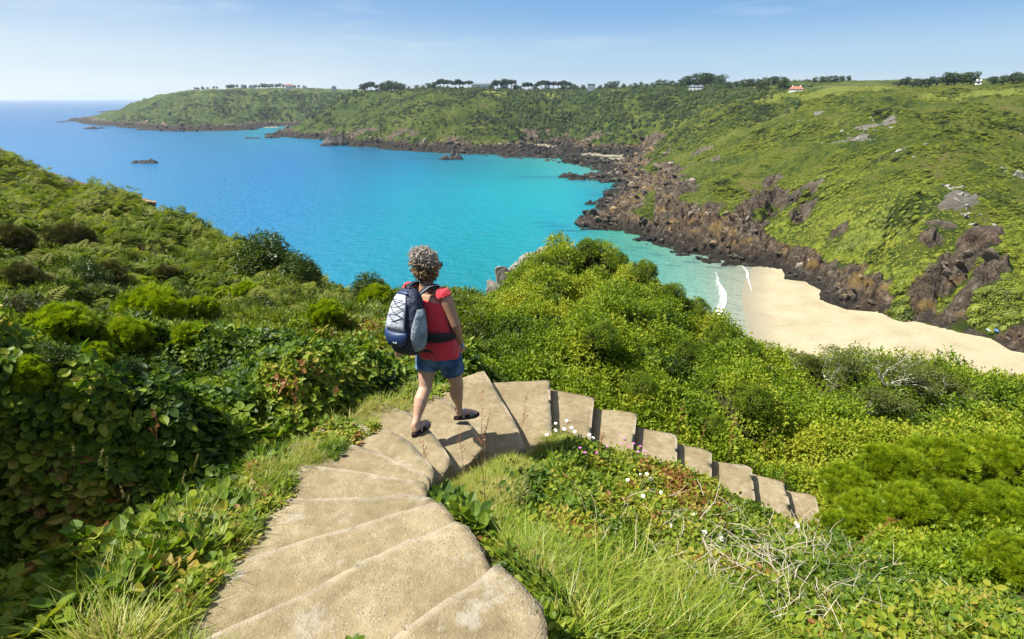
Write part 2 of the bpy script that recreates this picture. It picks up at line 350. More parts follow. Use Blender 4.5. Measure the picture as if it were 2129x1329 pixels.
def far_height(x, y, detail=True):
    h = far_rbf(x, y); d0 = np.hypot(x, y)
    bz, bs = beach_z(x, y)
    pd = poly_dist(x, y, beach_poly)
    azd = np.degrees(np.arctan2(x, y))
    base_lim = 15 - 5.5 * sstep(21, 26, azd) + 1.5 * sstep(35, 38.5, azd) + 0 * x
    base_lim = np.where((azd < 14) | (y > 520), 8.0, base_lim)
    base_lim = np.where(y > 1150, 9.0, base_lim)
    rock_lim = base_lim + 4 * fbm(x / 40, y / 40, seed=3)
    rock = sstep(rock_lim + 3, rock_lim - 3, h + 3.0 * fbm(x / 9, y / 9, seed=5, octv=3)) 
    oc = np.zeros_like(x)
    wob = fbm(x / 5, y / 5, seed=9, octv=3)
    for c, s, k in oc_w:
        r = np.hypot((x - c[0]), (y - c[1])) / s
        oc = np.maximum(oc, k * sstep(1.6, .5, r + wob * .9))
    # steep sea cliffs further round the bay
    n_c = fbm(x / 25, y / 25, seed=21, octv=3)
    cl = sstep(.12, .34, n_c) * sstep(28, 13, h) * sstep(480, 560, y) * sstep(1100, 900, y)
    rock = np.clip(np.maximum(rock, np.maximum(oc, cl * .9)), 0, 1)
    if detail:
        far = sstep(350, 900, d0)
        land = sstep(-1, 4, h)
        ang = .5; ca, sa = math.cos(ang), math.sin(ang)
        xs, ys = x * ca + y * sa, -x * sa + y * ca
        veg = (5.0 * fbm(xs / 26, ys / 52, seed=11, octv=3) + 4.2 * ridged(xs / 15, ys / 42, seed=13, octv=4) - 2.0 + 1.3 * fbm(x / 7, y / 7, seed=12, octv=3)) * (.5 + .5 * sstep(0, 25, h)) * (1 - .5 * sstep(60, 72, h))
        veg = veg + far * 7 * ridged(xs / 70, ys / 120, seed=14, octv=3) * sstep(5, 20, h) * sstep(80, 62, h)
        # bedded, blocky rock: long ribs cut by joints
        q = xs / 15 + .35 * fbm(x / 12, y / 12, seed=41)
        r1 = ridged(q, ys / 5.0, seed=42, octv=4, gain=.55)
        f1, e1, c1 = worley(xs / 8.0, ys / 3.4, 51); f2_, e2, c2 = worley(xs / 2.6, ys / 1.5, 52)
        c1_ = c1
        amp = (1 + .9 * far) * sstep(-3, 3.5, h) + .15
        bed = (h + .30 * xs + 2.5 * fbm(x / 14, y / 14, seed=45, octv=3)) / 2.3; fb = bed - np.floor(bed); bed2 = bed * 2.7 + .4 * c1_; fb2 = bed2 - np.floor(bed2)
        rk = amp * (2.3 * (sstep(.25, .75, fb) - fb) + .9 * (sstep(.2, .8, fb2) - fb2) + 1.2 * r1 + 2.0 * (c1 - .4) + 1.5 * sstep(0, .25, e1) + 1.3 * (c2 - .5) + .6 * sstep(0, .2, e2) - 1.3)
        hd = h + land * veg * (1 - rock) + rk * rock * (1 - .65 * sstep(20, 27, h))
        for a, b in GULLY:
            hd = hd - 5.5 * sstep(7, 1.0, seg_dist(x, y, a, b) + 2 * wob)
    else: hd = h
    sand = np.zeros_like(x)
    inb = sstep(.6, -.2, pd + .8 * wob)
    hd = bz + (hd - bz) * sstep(-.5, 8, pd + 1.8 * wob)
    hd = hd * (1 - inb) + bz * inb
    # rocks rise at once from the sand, and nothing but water lies seaward of it
    sand = np.maximum(sand, inb)
    for c, a, b in far_sand:
        e = np.hypot((x - c[0]) / a, (y - c[1]) / b); w = sstep(1.3, .8, e + .3 * wob); sand = np.maximum(sand, w)
        hd = hd * (1 - w) + (c[2] + .03 * (y - c[1])) * w
    rock = rock * (1 - sand)
    return hd, rock, sand, bs

fields_w = [(PY(u, v, Y), a, b_, k) for u, v, Y, a, b_, k in [(1000,190,1010,45,45,1),(1050,190,1060,60,45,.6),(1690,193,560,60,50,.8),(1740,192,520,40,60,.8),(2040,192,390,32,16,1.3),(2000,190,400,25,14,1.2),(1620,200,540,30,30,.7),(740,192,1180,60,60,.9),(1140,190,1090,60,20,.8)]]
def field_mask(x, y):
    s = np.zeros(x.shape)
    for c, a, b_, k in fields_w: s = np.maximum(s, k * sstep(1.15, .9, np.hypot((x - c[0]) / a, (y - c[1]) / b_) + .12 * fbm(x / 12, y / 12, seed=44)))
    return np.clip(s, 0, 1)
def polar_grid(name, az0, az1, na, rs, cut=-1.2):
    az = np.linspace(R(az0), R(az1), na); rr = np.asarray(rs)
    A, RR = np.meshgrid(az, rr); x = RR * np.sin(A); y = RR * np.cos(A)
    h, rock, sand, bs = far_height(x, y)
    n = na; m = len(rr); idx = np.arange(n * m).reshape(m, n)
    f = np.stack([idx[:-1, :-1], idx[:-1, 1:], idx[1:, 1:], idx[1:, :-1]], -1).reshape(-1, 4)
    hv = h.ravel(); keep = (hv[f].max(1) > cut); f = f[keep]
    used = np.zeros(n * m, bool); used[f.ravel()] = True; remap = np.cumsum(used) - 1
    V = np.stack([x.ravel(), y.ravel(), hv], 1)[used]
    me = np_mesh(name, V, remap[f])
    attr(me, 'rock', rock.ravel()[used]); attr(me, 'sand', sand.ravel()[used]); attr(me, 'wet', bs.ravel()[used]); attr(me, 'field', field_mask(V[:, 0], V[:, 1]))
    return me, V
def land_material():
    m = NT('coastal_land'); P = m.pos(); sep = m.n('SeparateXYZ', {0: P}); z = sep.outputs[2]
    n1 = m.noise(.035, 5); n2 = m.noise(.35, 5, .65); n3 = m.noise(1.6, 5, .7)
    veg = m.ramp(m.math('ADD', m.math('MULTIPLY', n1, .55), m.math('MULTIPLY', n2, .5)),
                 [(.36, (.016, .032, .006)), (.44, (.042, .068, .008)), (.50, (.070, .100, .011)), (.57, (.118, .142, .014)), (.66, (.150, .135, .045))])
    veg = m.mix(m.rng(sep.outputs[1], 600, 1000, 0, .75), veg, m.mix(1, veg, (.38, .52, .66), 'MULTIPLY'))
    field = m.rng(z, 66, 72); veg = m.mix(m.math('MULTIPLY', m.attr('field').outputs['Fac'], .85), m.mix(m.math('MULTIPLY', m.math('MULTIPLY', field, m.rng(n1, .50, .6)), .7), veg, (.12, .135, .03)), (.21, .24, .04))
    rk = m.ramp(m.math('ADD', m.math('MULTIPLY', n3, .5), m.math('MULTIPLY', n2, .5)), [(.35, (.016, .013, .011)), (.45, (.060, .046, .034)), (.54, (.145, .115, .082)), (.65, (.31, .27, .21))])
    warm = m.noise(.06, 3); rk = m.mix(m.rng(warm, .52, .68, 0, .35), rk, m.mix(1, rk, (1.25, .86, .52), 'MULTIPLY'))
    hi = m.math('MULTIPLY', m.rng(z, 24, 34), m.rng(sep.outputs[1], 640, 520)); rk = m.mix(m.math('MULTIPLY', hi, .75), rk, m.mix(n3, (.16, .15, .13), (.36, .34, .29)))
    lich = m.math('MULTIPLY', m.math('MULTIPLY', m.rng(z, 4.0, 6.5), m.rng(z, 16, 10)), m.rng(m.noise(.16, 4), .52, .62))
    rk = m.mix(m.math('MULTIPLY', lich, .5), rk, m.mix(n3, (.22, .13, .03), (.50, .34, .09)))
    tide = m.rng(m.math('ADD', z, m.math('MULTIPLY', n2, 6.0)), m.math('ADD', 9.0, m.rng(sep.outputs[1], 520, 800, 0, 7)), m.math('ADD', 4.2, m.rng(sep.outputs[1], 520, 800, 0, 6)))
    rk = m.mix(m.math('MULTIPLY', tide, .93), rk, m.mix(n3, (.010, .010, .009), (.042, .036, .026)))
    weed = m.math('MULTIPLY', m.rng(z, 1.8, .6), m.rng(n2, .5, .6)); rk = m.mix(weed, rk, (.035, .045, .012))
    rockf = m.math('ADD', m.attr('rock').outputs['Fac'], m.math('MULTIPLY', m.math('SUBTRACT', n2, .5), .7))
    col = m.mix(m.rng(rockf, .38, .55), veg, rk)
    wet = m.attr('wet').outputs['Fac']
    sandc = m.ramp(m.math('ADD', m.math('MULTIPLY', m.noise(.12, 4), .6), m.math('MULTIPLY', m.noise(1.2, 3), .4)), [(.35, (.255, .215, .135)), (.5, (.31, .265, .17)), (.65, (.345, .30, .20))])
    sandc = m.mix(m.rng(wet, 9, 1), sandc, (.205, .185, .13))
    strand = m.math('MULTIPLY', m.rng(wet, 4.5, 6.0), m.rng(wet, 9.0, 7.0))
    speck = m.math('MULTIPLY', m.rng(m.noise(.55, 6, .8), .62, .67), m.math('MAXIMUM', m.rng(m.noise(.06, 2), .52, .6), strand))
    sandc = m.mix(m.math('MULTIPLY', speck, .8), sandc, (.09, .07, .04))
    col = m.mix(m.rng(m.attr('sand').outputs['Fac'], .4, .6), col, sandc)
    bh = m.math('ADD', m.math('MULTIPLY', n3, .6), m.noise(5, 4, .7))
    isr = m.rng(m.attr('sand').outputs['Fac'], .6, .4, .05, 1)
    bp = m.n('Bump', {'Height': bh, 'Strength': isr, 'Distance': 1.3}).outputs[0]
    return m.done(m.principled(col, .85, .15, bp))
LAND = land_material()
rs_a = np.concatenate([np.exp(np.linspace(math.log(90), math.log(420), 430)), np.exp(np.linspace(math.log(421.5), math.log(700), 70))])
me, V = polar_grid('hillside', 2, 51, 660, rs_a)
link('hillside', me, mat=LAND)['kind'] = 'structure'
rs_b = np.concatenate([np.exp(np.linspace(math.log(470), math.log(1800), 300)), np.exp(np.linspace(math.log(1830), math.log(4500), 24))])
rs_b = rs_b[rs_b > 0]
def far_coast():
    az = (-41, 24)
    me, V = polar_grid('far_headlands', az[0], az[1], 760, rs_b)
    return me
me = far_coast(); 
# drop the overlap with the near hillside mesh
bmh = bmesh.new(); bmh.from_mesh(me)
kill = [f for f in bmh.faces if (lambda c: math.degrees(math.atan2(c.x, c.y)) > 2.05 and c.xy.length < 690)(f.calc_center_median())]
bmesh.ops.delete(bmh, geom=kill, context='FACES'); bmh.to_mesh(me); bmh.free()
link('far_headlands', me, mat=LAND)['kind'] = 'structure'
# inland plateau to the right, beyond the hill
me, V = polar_grid('inland_plateau', 23.9, 51, 90, np.exp(np.linspace(math.log(690), math.log(4500), 50)))
link('inland_plateau', me, mat=LAND)['kind'] = 'structure'

# ------------------------------------------------------------------ the sea
sea_cols = [((0,215),(.050,.17,.40)),((0,300),(.030,.25,.52)),((0,400),(.025,.26,.54)),((300,300),(.025,.26,.52)),((350,430),(.015,.29,.55)),((500,520),(.012,.30,.56)),((600,320),(.022,.25,.55)),((600,450),(.010,.32,.58)),
            ((700,560),(.005,.37,.52)),((850,500),(.003,.41,.52)),((850,350),(.006,.33,.56)),((850,420),(.004,.42,.55)),((1000,400),(.004,.47,.55)),((1000,600),(.006,.36,.40)),((900,620),(.006,.34,.40)),((1000,350),(.010,.34,.42)),((1100,400),(.008,.50,.54)),((1100,340),(.03,.40,.38)),((1170,332),(.10,.50,.42)),
            ((1200,400),(.012,.46,.55)),((1180,430),(.02,.52,.55)),((1100,480),(.01,.46,.50)),((1170,480),(.02,.42,.52)),((1260,500),(.10,.46,.34)),((1330,500),(.16,.48,.30)),((1330,540),(.12,.46,.38)),((1400,560),(.24,.52,.38)),((1450,600),(.32,.56,.42)),((1500,600),(.46,.54,.38)),((1540,600),(.56,.54,.38)),
            ((1500,560),(.42,.48,.33)),((1520,680),(.56,.56,.40)),((1480,700),(.40,.56,.42)),((560,268),(.02,.38,.42)),((450,278),(.03,.24,.42)),((740,290),(.01,.28,.42)),((760,312),(.012,.20,.36)),((900,322),(.01,.24,.34)),((150,260),(.03,.20,.45)),((1250,345),(.20,.50,.30)),((1310,340),(.30,.48,.26)),((1285,380),(.02,.40,.42)),((1250,405),(.02,.38,.45))]
sp = np.array([PZ(*uv, 0) for uv, c in sea_cols]); scv = np.array([c for uv, c in sea_cols])
far_ring = [PZ(u, 212, 0) * 3 for u in (-400, 100, 300, 900, 1500, 2100)]
sp = np.vstack([sp, far_ring]); scv = np.vstack([scv, [(.045, .17, .40)] * len(far_ring)])
def lg(x, y):                           # distances in log space keep near and far colour changes even
    r = np.hypot(x, y) + 1e-9; l = np.log(r); return x / r * l, y / r * l
lx, ly = lg(sp[:, 0], sp[:, 1]); sea_rbf = RBF(np.stack([lx, ly], 1), scv, eps=.02)
az = np.linspace(R(-75), R(75), 420); rr = np.concatenate([np.exp(np.linspace(math.log(25), math.log(2500), 420)), np.exp(np.linspace(math.log(2700), math.log(45000), 30))])
A, RR = np.meshgrid(az, rr); x = RR * np.sin(A); y = RR * np.cos(A)
idx = np.arange(x.size).reshape(x.shape); f = np.stack([idx[:-1, :-1], idx[:-1, 1:], idx[1:, 1:], idx[1:, :-1]], -1).reshape(-1, 4)
me = np_mesh('sea', np.stack([x.ravel(), y.ravel(), np.zeros(x.size)], 1), f)
lx, ly = lg(x.ravel(), y.ravel()); wc = np.clip(sea_rbf(lx, ly), .002, .8) * np.array([.42, .465, .50])
attr(me, 'water', np.concatenate([wc, np.ones((len(wc), 1))], 1), 'FLOAT_COLOR')
def weed_patch():
    s = np.zeros(x.size); X, Y = x.ravel(), y.ravel()
    for (u, v), a, b, k in [((1140,368),26,5,.8),((1120,372),30,4,.5),((1210,376),14,5,.7),((1150,470),9,2.0,.8),((1180,480),7,1.4,.9),((1130,463),8,1.2,.6),((1220,480),10,1.2,.6),((1255,503),8,1.6,.6),((1320,515),7,1.2,.5),((1350,530),7,1.0,.6),((1285,520),7,1.1,.6),((900,330),40,6,.6),((960,323),60,6,.7),((1000,335),50,5,.4),((956,353),18,2.5,.7),((820,312),60,6,.5),
                            ((1395,552),4,2,.4),((1440,545),7,1.6,.7),((1490,556),7,1.3,.6),((1235,405),8,2.5,.6),((1225,427),9,2.5,.6),((1250,440),7,4,.5),((760,312),30,7,.6),((1290,395),12,3,.5),((620,294),40,8,.6),((690,306),20,8,.6),((1080,360),25,3,.3),((560,292),30,7,.4)]:
        c = PZ(u, v, 0); e = np.hypot((X - c[0]) / a, (Y - c[1]) / (b * 1.0))
        s = np.maximum(s, k * sstep(1.5, .3, e + .5 * fbm(X / 6, Y / 3, seed=77, octv=3)))
    return s
attr(me, 'weed', weed_patch())
m = NT('sea_water'); P = m.pos()
wcol = m.attr('water').outputs['Color']; wd = m.attr('weed').outputs['Fac']
streak = m.noise(.012, 4, .6, m.n('Mapping', {0: P, 'Scale': (.35, 1, 1), 'Rotation': (0, 0, .3)}).outputs[0])
c = m.mix(m.rng(streak, .35, .7, 0, .28), wcol, m.mix(1, wcol, (.55, .72, .82), 'MULTIPLY'))
c = m.mix(m.math('MULTIPLY', wd, .95), c, m.mix(1, c, (.25, .38, .55), 'MULTIPLY'))
near = m.n('CameraData')
mapw = m.n('Mapping', {0: P, 'Scale': (.45, 1, 1), 'Rotation': (0, 0, -.35)}).outputs[0]
w1 = m.noise(.33, 6, .6, mapw); w2 = m.noise(1.3, 4, .6, mapw)
hgt = m.math('ADD', m.math('MULTIPLY', w1, 1.0), m.math('MULTIPLY', w2, .25))
bp = m.bump(hgt, 1.0, 2.0)
SEA = m.done(m.principled(c, .22, .36, bp, IOR=1.33))
link('sea', me, mat=SEA)['kind'] = 'structure'
# ------------------------------------------------------------------ the steps
STEP_R = .15
def lv(k): return CAM_H - 1.57 - STEP_R * k
fronts = {   # the nosing of each tread, outer end first, as seen in the photograph
 0: [(640,1500),(815,1325),(854,1295),(926,1244),(978,1214),(1038,1165)],
 1: [(330,1375),(426,1325),(507,1287),(584,1252),(640,1227),(700,1195),(755,1165),(830,1128),(900,1103),(952,1077)],
 2: [(440,1198),(465,1183),(524,1154),(593,1132),(680,1107),(751,1087),(830,1062),(918,1038)],
 3: [(560,1050),(580,1040),(600,1034),(650,1034),(763,1032),(830,1026),(880,1026)],
 4: [(598,966),(620,965),(665,968),(717,974),(790,986),(888,1000)],
 5: [(690,921),(712,922),(745,926),(800,946),(895,990)],
 6: [(760,884),(782,885),(815,896),(860,925),(905,976)],
 7: [(820,846),(840,852),(868,872),(905,906),(940,960)],
 8: [(905,818),(922,828),(950,850),(980,884),(1010,930)],
 9: [(1006,770),(1012,779),(1040,826),(1072,880),(1092,930)],
 10:[(1143,790),(1145,840),(1147,900),(1147,925)],
 11:[(1236,826),(1231,870),(1228,910),(1226,935)],
 12:[(1325,858),(1320,900),(1315,940),(1312,965)],
 13:[(1408,903),(1408,930),(1407,965),(1405,990)],
 14:[(1480,938),(1480,970),(1480,1000),(1480,1025)],
 15:[(1562,968),(1566,1000),(1570,1035),(1573,1060)],
 16:[(1631,1002),(1638,1030),(1649,1070),(1654,1092)],
 17:[(1695,1030),(1700,1050),(1706,1074),(1711,1095)],
}
outer_fix = {10: (1029,796), 11: (1150,811), 12: (1240,851), 13: (1330,889), 14: (1414,924), 15: (1486,960), 16: (1566,985), 17: (1637,1019)}
right_side = {0: [(1085,1214),(1128,1252),(1140,1345),(1180,1600)], 1: [(975,1090),(1008,1140),(1012,1180)], 2: [(940,1072),(955,1100)], 3: [(900,1038),(925,1055)]}
for k in range(2, 9):                   # the treads run on under the verge
    p0, p1 = np.array(fronts[k][0], float), np.array(fronts[k][2], float); d_ = (p0 - p1) / np.linalg.norm(p0 - p1)
    fronts[k] = [tuple(p0 + d_ * (75 if k < 7 else 45))] + fronts[k]
step_polys = {}
prev = None
def curve(pts, n=4):
    out = []
    for i in range(len(pts) - 1):
        p0, p1, p2, p3 = [np.array(pts[min(max(j, 0), len(pts) - 1)], float) for j in (i - 1, i, i + 1, i + 2)]
        for j in range(n):
            t = j / n; out.append(.5 * (2 * p1 + (p2 - p0) * t + (2 * p0 - 5 * p1 + 4 * p2 - p3) * t * t + (3 * p1 - p0 - 3 * p2 + p3) * t ** 3))
    return out + [np.array(pts[-1], float)]
step_front = {}
for k in sorted(fronts):
    z = lv(k); fr = [PZ(u, v, z)[:2] for u, v in curve(fronts[k])]; step_front[k] = fr
    rs_ = [PZ(u, v, z)[:2] for u, v in right_side.get(k, [])]
    if prev is None: back = [np.array((.35, .1)), np.array((-.75, .1))]
    else:
        pf = prev; mid = np.mean(fr, 0) - np.mean(pf, 0); mid /= np.linalg.norm(mid)
        back = [p - mid * .14 for p in pf[::-1]]
        if k == 1: back = [back[0], np.array((-.9, .25)), np.array((-1.3, .5))]
    if k in outer_fix: back[-1] = PZ(*outer_fix[k], z)[:2] - (fr[0] - PZ(*outer_fix[k], z)[:2]) * .3
    poly = fr + rs_ + back
    step_polys[k] = poly; prev = fr
def refine(poly, seg, jit, seed):
    r = random.Random(seed); out = []
    n = len(poly)
    for i in range(n):
        a, b = np.array(poly[i]), np.array(poly[(i + 1) % n]); L = np.linalg.norm(b - a); m = max(1, int(L / seg))
        t = (b - a) / (L + 1e-9); nn = np.array((-t[1], t[0]))
        for j in range(m):
            p = a + (b - a) * j / m
            if j: p = p + nn * r.uniform(-jit, jit)
            out.append(p)
    return out
m = NT('worn_concrete'); P = m.pos()
vor = m.n('TexVoronoi', {'Vector': P, 'Scale': 88, 'Randomness': 1.0}); vd, vc = vor.outputs['Distance'], vor.outputs['Color']
vor2 = m.n('TexVoronoi', {'Vector': P, 'Scale': 130}); n1 = m.noise(2.2, 5, .6); n2 = m.noise(14, 4, .65); n3 = m.noise(260, 2)
base = m.ramp(m.math('ADD', m.math('MULTIPLY', n1, .55), m.math('MULTIPLY', n2, .45)), [(.33, (.130, .100, .054)), (.5, (.205, .163, .092)), (.66, (.29, .24, .148))])
sepc = m.n('SeparateColor', {0: vc}); agg = m.mix(sepc.outputs[0], (.09, .072, .048), (.38, .345, .28))
aggm = m.math('MULTIPLY', m.rng(vd, .42, .25), m.rng(sepc.outputs[1], .35, .5)); exposed = m.rng(n1, .42, .55, .35, 1)
col = m.mix(m.math('MULTIPLY', m.math('MULTIPLY', aggm, exposed), .75), base, agg)
col = m.mix(m.rng(m.noise(5.5, 6, .75), .60, .70, 0, .55), col, (.15, .125, .08))
col = m.mix(m.rng(m.noise(3.1, 5, .7), .60, .68, 0, .5), col, (.34, .32, .27))
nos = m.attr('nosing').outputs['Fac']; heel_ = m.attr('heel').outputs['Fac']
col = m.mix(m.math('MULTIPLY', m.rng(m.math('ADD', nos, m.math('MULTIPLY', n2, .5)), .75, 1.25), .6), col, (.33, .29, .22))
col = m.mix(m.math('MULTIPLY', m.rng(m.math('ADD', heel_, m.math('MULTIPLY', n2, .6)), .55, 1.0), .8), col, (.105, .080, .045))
hh = m.math('ADD', m.math('MULTIPLY', m.rng(vd, .5, .0), .5), m.math('ADD', m.math('MULTIPLY', n3, .25), m.math('MULTIPLY', n2, 1.4)))
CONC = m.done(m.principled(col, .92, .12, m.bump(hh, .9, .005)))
steps = empty('concrete_steps', (0, 3.5, lv(6)))
tag(steps, 'long flight of worn sandy concrete steps curving down to the right through the greenery', 'steps')
for k, poly in step_polys.items():
    poly = refine([np.array(p) for p in poly], .07, .006, k)
    z1 = lv(k); a = sum(poly[i][0] * poly[(i + 1) % len(poly)][1] - poly[(i + 1) % len(poly)][0] * poly[i][1] for i in range(len(poly)))
    if a < 0: poly = poly[::-1]
    bm = bmesh.new(); off = Vector(steps.location)
    rr_ = random.Random(k + 50)
    top = [bm.verts.new(Vector((p[0], p[1], z1)) - off) for p in poly]
    bot = [bm.verts.new(Vector((p[0], p[1], z1 - .5)) - off) for p in poly]
    ft = bm.faces.new(top)
    for i in range(len(poly)): bm.faces.new((top[i], bot[i], bot[(i + 1) % len(poly)], top[(i + 1) % len(poly)]))
    bmesh.ops.bevel(bm, geom=[e for e in ft.edges], offset=.014, segments=3, affect='EDGES', clamp_overlap=True)
    bmesh.ops.triangulate(bm, faces=[f for f in bm.faces if len(f.verts) > 4])
    for _ in range(4):
        long_ = [e for e in bm.edges if e.calc_length() > .07 and abs(e.verts[0].co.z - e.verts[1].co.z) < .02]
        if not long_: break
        bmesh.ops.subdivide_edges(bm, edges=long_, cuts=1, use_grid_fill=False); bmesh.ops.triangulate(bm, faces=[f for f in bm.faces if len(f.verts) > 4])
    me = bpy.data.meshes.new('step'); bm.to_mesh(me); bm.free()
    co = np.array([v.co for v in me.vertices]); wx, wy = co[:, 0] + off.x, co[:, 1] + off.y
    def line_d(pts):
        d = np.full(len(wx), 9.0)
        for a_, b_ in zip(pts[:-1], pts[1:]): d = np.minimum(d, seg_dist(wx, wy, a_, b_))
        return d
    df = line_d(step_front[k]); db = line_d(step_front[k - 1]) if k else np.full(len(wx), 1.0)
    top_ = co[:, 2] > z1 - off.z - .05
    co[:, 2] += top_ * (.006 * fbm(wx / .16, wy / .16, seed=k, octv=3) - .007 * sstep(.07, .0, df) * (1 + fbm(wx / .1, wy / .1, seed=300 + k)) + .006 * sstep(.1, 0, db))
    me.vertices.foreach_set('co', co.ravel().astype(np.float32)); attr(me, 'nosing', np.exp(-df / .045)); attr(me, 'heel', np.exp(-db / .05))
    me.polygons.foreach_set('use_smooth', [abs(p_.normal.z) > .5 for p_ in me.polygons])
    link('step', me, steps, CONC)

# ------------------------------------------------------------------ the near hillside
np_pts, np_h = [], []                   # ground points and height of growth above them
def ng(u, v, zr, h): np_pts.append(PZ(u, v, CAM_H + zr)); np_h.append(h)
def nc(u, v, Y, h): p = PY(u, v, Y); p[2] -= h; np_pts.append(p); np_h.append(h)
for k, fr in fronts.items():
    for u, v in (fr[::2] + [fr[-1]] if k < 10 else fr[:2]):
        p = PZ(u, v, lv(k)); p[2] -= .24; np_pts.append(p); np_h.append(0)
    if k in outer_fix: p = PZ(*outer_fix[k], lv(k)); p[2] -= .25; np_pts.append(p); np_h.append(0)
for q in [(300,1329,-1.85,.1),(200,1200,-2.25,.25),(500,1060,-2.15,.08),(545,970,-2.3,.15),(0,1329,-2.2,.3),
          (800,815,-2.95,.3),(905,790,-3.15,.25),(960,775,-3.2,.4),(0,750,-5.0,.9),(200,720,-5.1,.8),(400,740,-4.6,.6),(600,700,-5.6,.5),(720,690,-6.0,.4),(500,640,-7.0,.6),
          (300,620,-6.8,.8),(100,600,-6.2,.9),(400,580,-8.4,.7),(100,500,-7.2,.8),(250,500,-8.6,.7),(0,430,-7.6,.8),(150,440,-8.6,.8),(350,500,-10,.6),(780,700,-5.6,.5),(830,720,-5.0,.5),(650,640,-7.2,.5)]: ng(*q)
for q in [(-60,330,66,.5),(0,346,62,.5),(80,366,58,.5),(150,390,55,.5),(220,412,52,.6),(300,430,48,.7),(350,455,45,.7),(400,485,42,.7),(480,535,37,.6),(560,560,31,.6),(620,580,27,.6),(700,600,24,.6),(820,625,19,.5),(940,630,17,.4),(1000,640,17,.4),(1040,628,18,.4),
          (1000,700,10.5,.5),(950,740,8,.5),(1250,740,6.7,.8),(1350,785,6.4,.8),(1450,830,6.2,.8),(1520,870,6.0,.8),(1600,920,5.9,.8),(1100,735,7.2,.8),(1020,752,6.9,.5),(1300,672,11,.9),(1450,742,10,.9),(1500,687,13,.9),(1590,767,12,.9),(1400,634,17,1.0),(1300,579,20,1.1),
          (1220,549,22,1.1),(1150,564,22,1.0),(1090,540,21,.4),(1060,590,19,.3),(1200,634,15,.9),(1100,662,13,.8),(1650,842,8,.9),(1800,900,7,.9),(1950,890,8,.9),(2129,940,7.5,.9),(1750,744,15,1.1),(1850,754,14.5,1.1),(2000,792,13,1.1),(2129,824,12,1.1),
          (1640,780,14.5,1.0),(1900,830,10,1.0),(2050,860,9.5,1.0),(1700,1060,4.9,.3),(1800,1040,4.9,.3),(2000,1060,4.6,.3),(1900,1150,3.6,.3),(2129,1180,3.1,.3),(1720,1000,5.6,.6),(1850,960,6.2,.6),(2129,1020,5.2,.6),
          (1150,888,4.78,.06),(1228,898,4.8,.08),(1315,930,4.72,.08),(1407,950,4.68,.08),(1480,985,4.55,.1),(1570,1052,4.38,.06),(1650,1092,4.22,.06),(1705,1098,4.15,.06),(1800,1130,4.05,.06),(1150,935,4.3,.08),(1250,985,4.2,.12),(1400,1030,4.15,.12),(1550,1080,4.0,.15),(1300,1100,3.05,.14),(1150,1150,2.35,.10),(1250,1250,1.95,.12),(1500,1200,2.55,.15),(1750,1200,2.75,.15),(1500,1329,1.85,.12),(1900,1300,2.15,.15),(2129,1300,2.25,.2),(1200,1345,1.5,.08),(960,1010,3.35,.08),(1030,1080,2.75,.1),(1060,960,3.75,.08)]: nc(*q)
for q in [(0,0,-1.75,0),(-1.2,.3,-1.7,.1),(1.2,.3,-1.9,.1),(3.5,.5,-2.6,.3),(-3.5,.5,-2.6,.5),(-8,2,-3.8,.7),(-14,9,-5,.8),(9,2,-4.2,.8),(16,6,-8,.9),
          (-95,100,-66,0),(-70,100,-66,0),(-48,84,-66,0),(-28,72,-66,0),(-8,62,-66,0),(8,62,-66,0),(24,75,-66,0),(40,95,-66,0),(70,105,-64,0),(105,112,-64,0),(140,105,-64,0),(-130,90,-60,0),(-34,62,-50,.2),(-24,54,-44,.2),(-15,46,-38,.2),(-7,37,-30,.2),(-2,28,-20,.3),(-50,74,-50,.2),(6,32,-22,.3),(14,30,-17,.5),
          (20,25,-15,.6),(40,36,-26,.6),(25,45,-34,.5),(60,62,-44,.4),(40,65,-48,.4),(70,50,-40,.4),(30,22,-14,.8),(-70,60,-5.5,.6),(-85,60,-8,.6),(-50,40,-5.5,.8),(-30,20,-4.5,.8),(-62,95,-58,.2),(18,60,-52,.2)]:
    np_pts.append(np.array((q[0], q[1], CAM_H + q[2]))); np_h.append(q[3])
for u, v, zr, hh_ in [(-120,1200,-2.55,1.2),(0,1150,-2.65,1.2),(140,1150,-2.70,1.15),(280,1105,-2.75,1.1),(410,1050,-2.72,.95),(520,990,-2.70,.8),(615,935,-2.70,.65),(700,888,-2.82,.55),(775,848,-2.93,.45)]:
    p = PZ(u, v, CAM_H + zr); d_ = p[:2] / np.linalg.norm(p[:2])
    for dr, dz, h_ in ((-.05, 0, .10), (.22, -.03, hh_ * .95), (.75, -.15, hh_), (1.4, -.35, hh_ * .9)):
        np_pts.append(np.array((p[0] + d_[0] * dr, p[1] + d_[1] * dr, p[2] + dz))); np_h.append(h_)
for u, v, zr in [(430,1150,-2.0),(330,1180,-2.1),(200,1220,-2.25),(100,1300,-2.3),(480,1060,-2.25),(560,1000,-2.35)]: ng(u, v, zr, .08)
np_pts = np.array(np_pts); np_h = np.array(np_h)
nx, ny = lg(np_pts[:, 0] , np_pts[:, 1] )
def lgn(x, y):
    y = y + 1.2; r = np.hypot(x, y) + 1e-6; l = np.log1p(r) * 6; return x / r * l, y / r * l
ax, ay = lgn(np_pts[:, 0], np_pts[:, 1])
near_rbf = RBF(np.stack([ax, ay], 1), np.stack([np_pts[:, 2], np_h], 1), eps=.03)
all_steps = []
def steps_dist(x, y):
    d = np.full(np.shape(x), 9.0)
    m_ = (np.abs(x) < 7) & (y < 9)
    if m_.any():
        xx, yy = x[m_], y[m_]; dd = np.full(xx.shape, 9.0)
        for p in step_polys.values(): dd = np.minimum(dd, poly_dist(xx, yy, p))
        d[m_] = dd
    return d
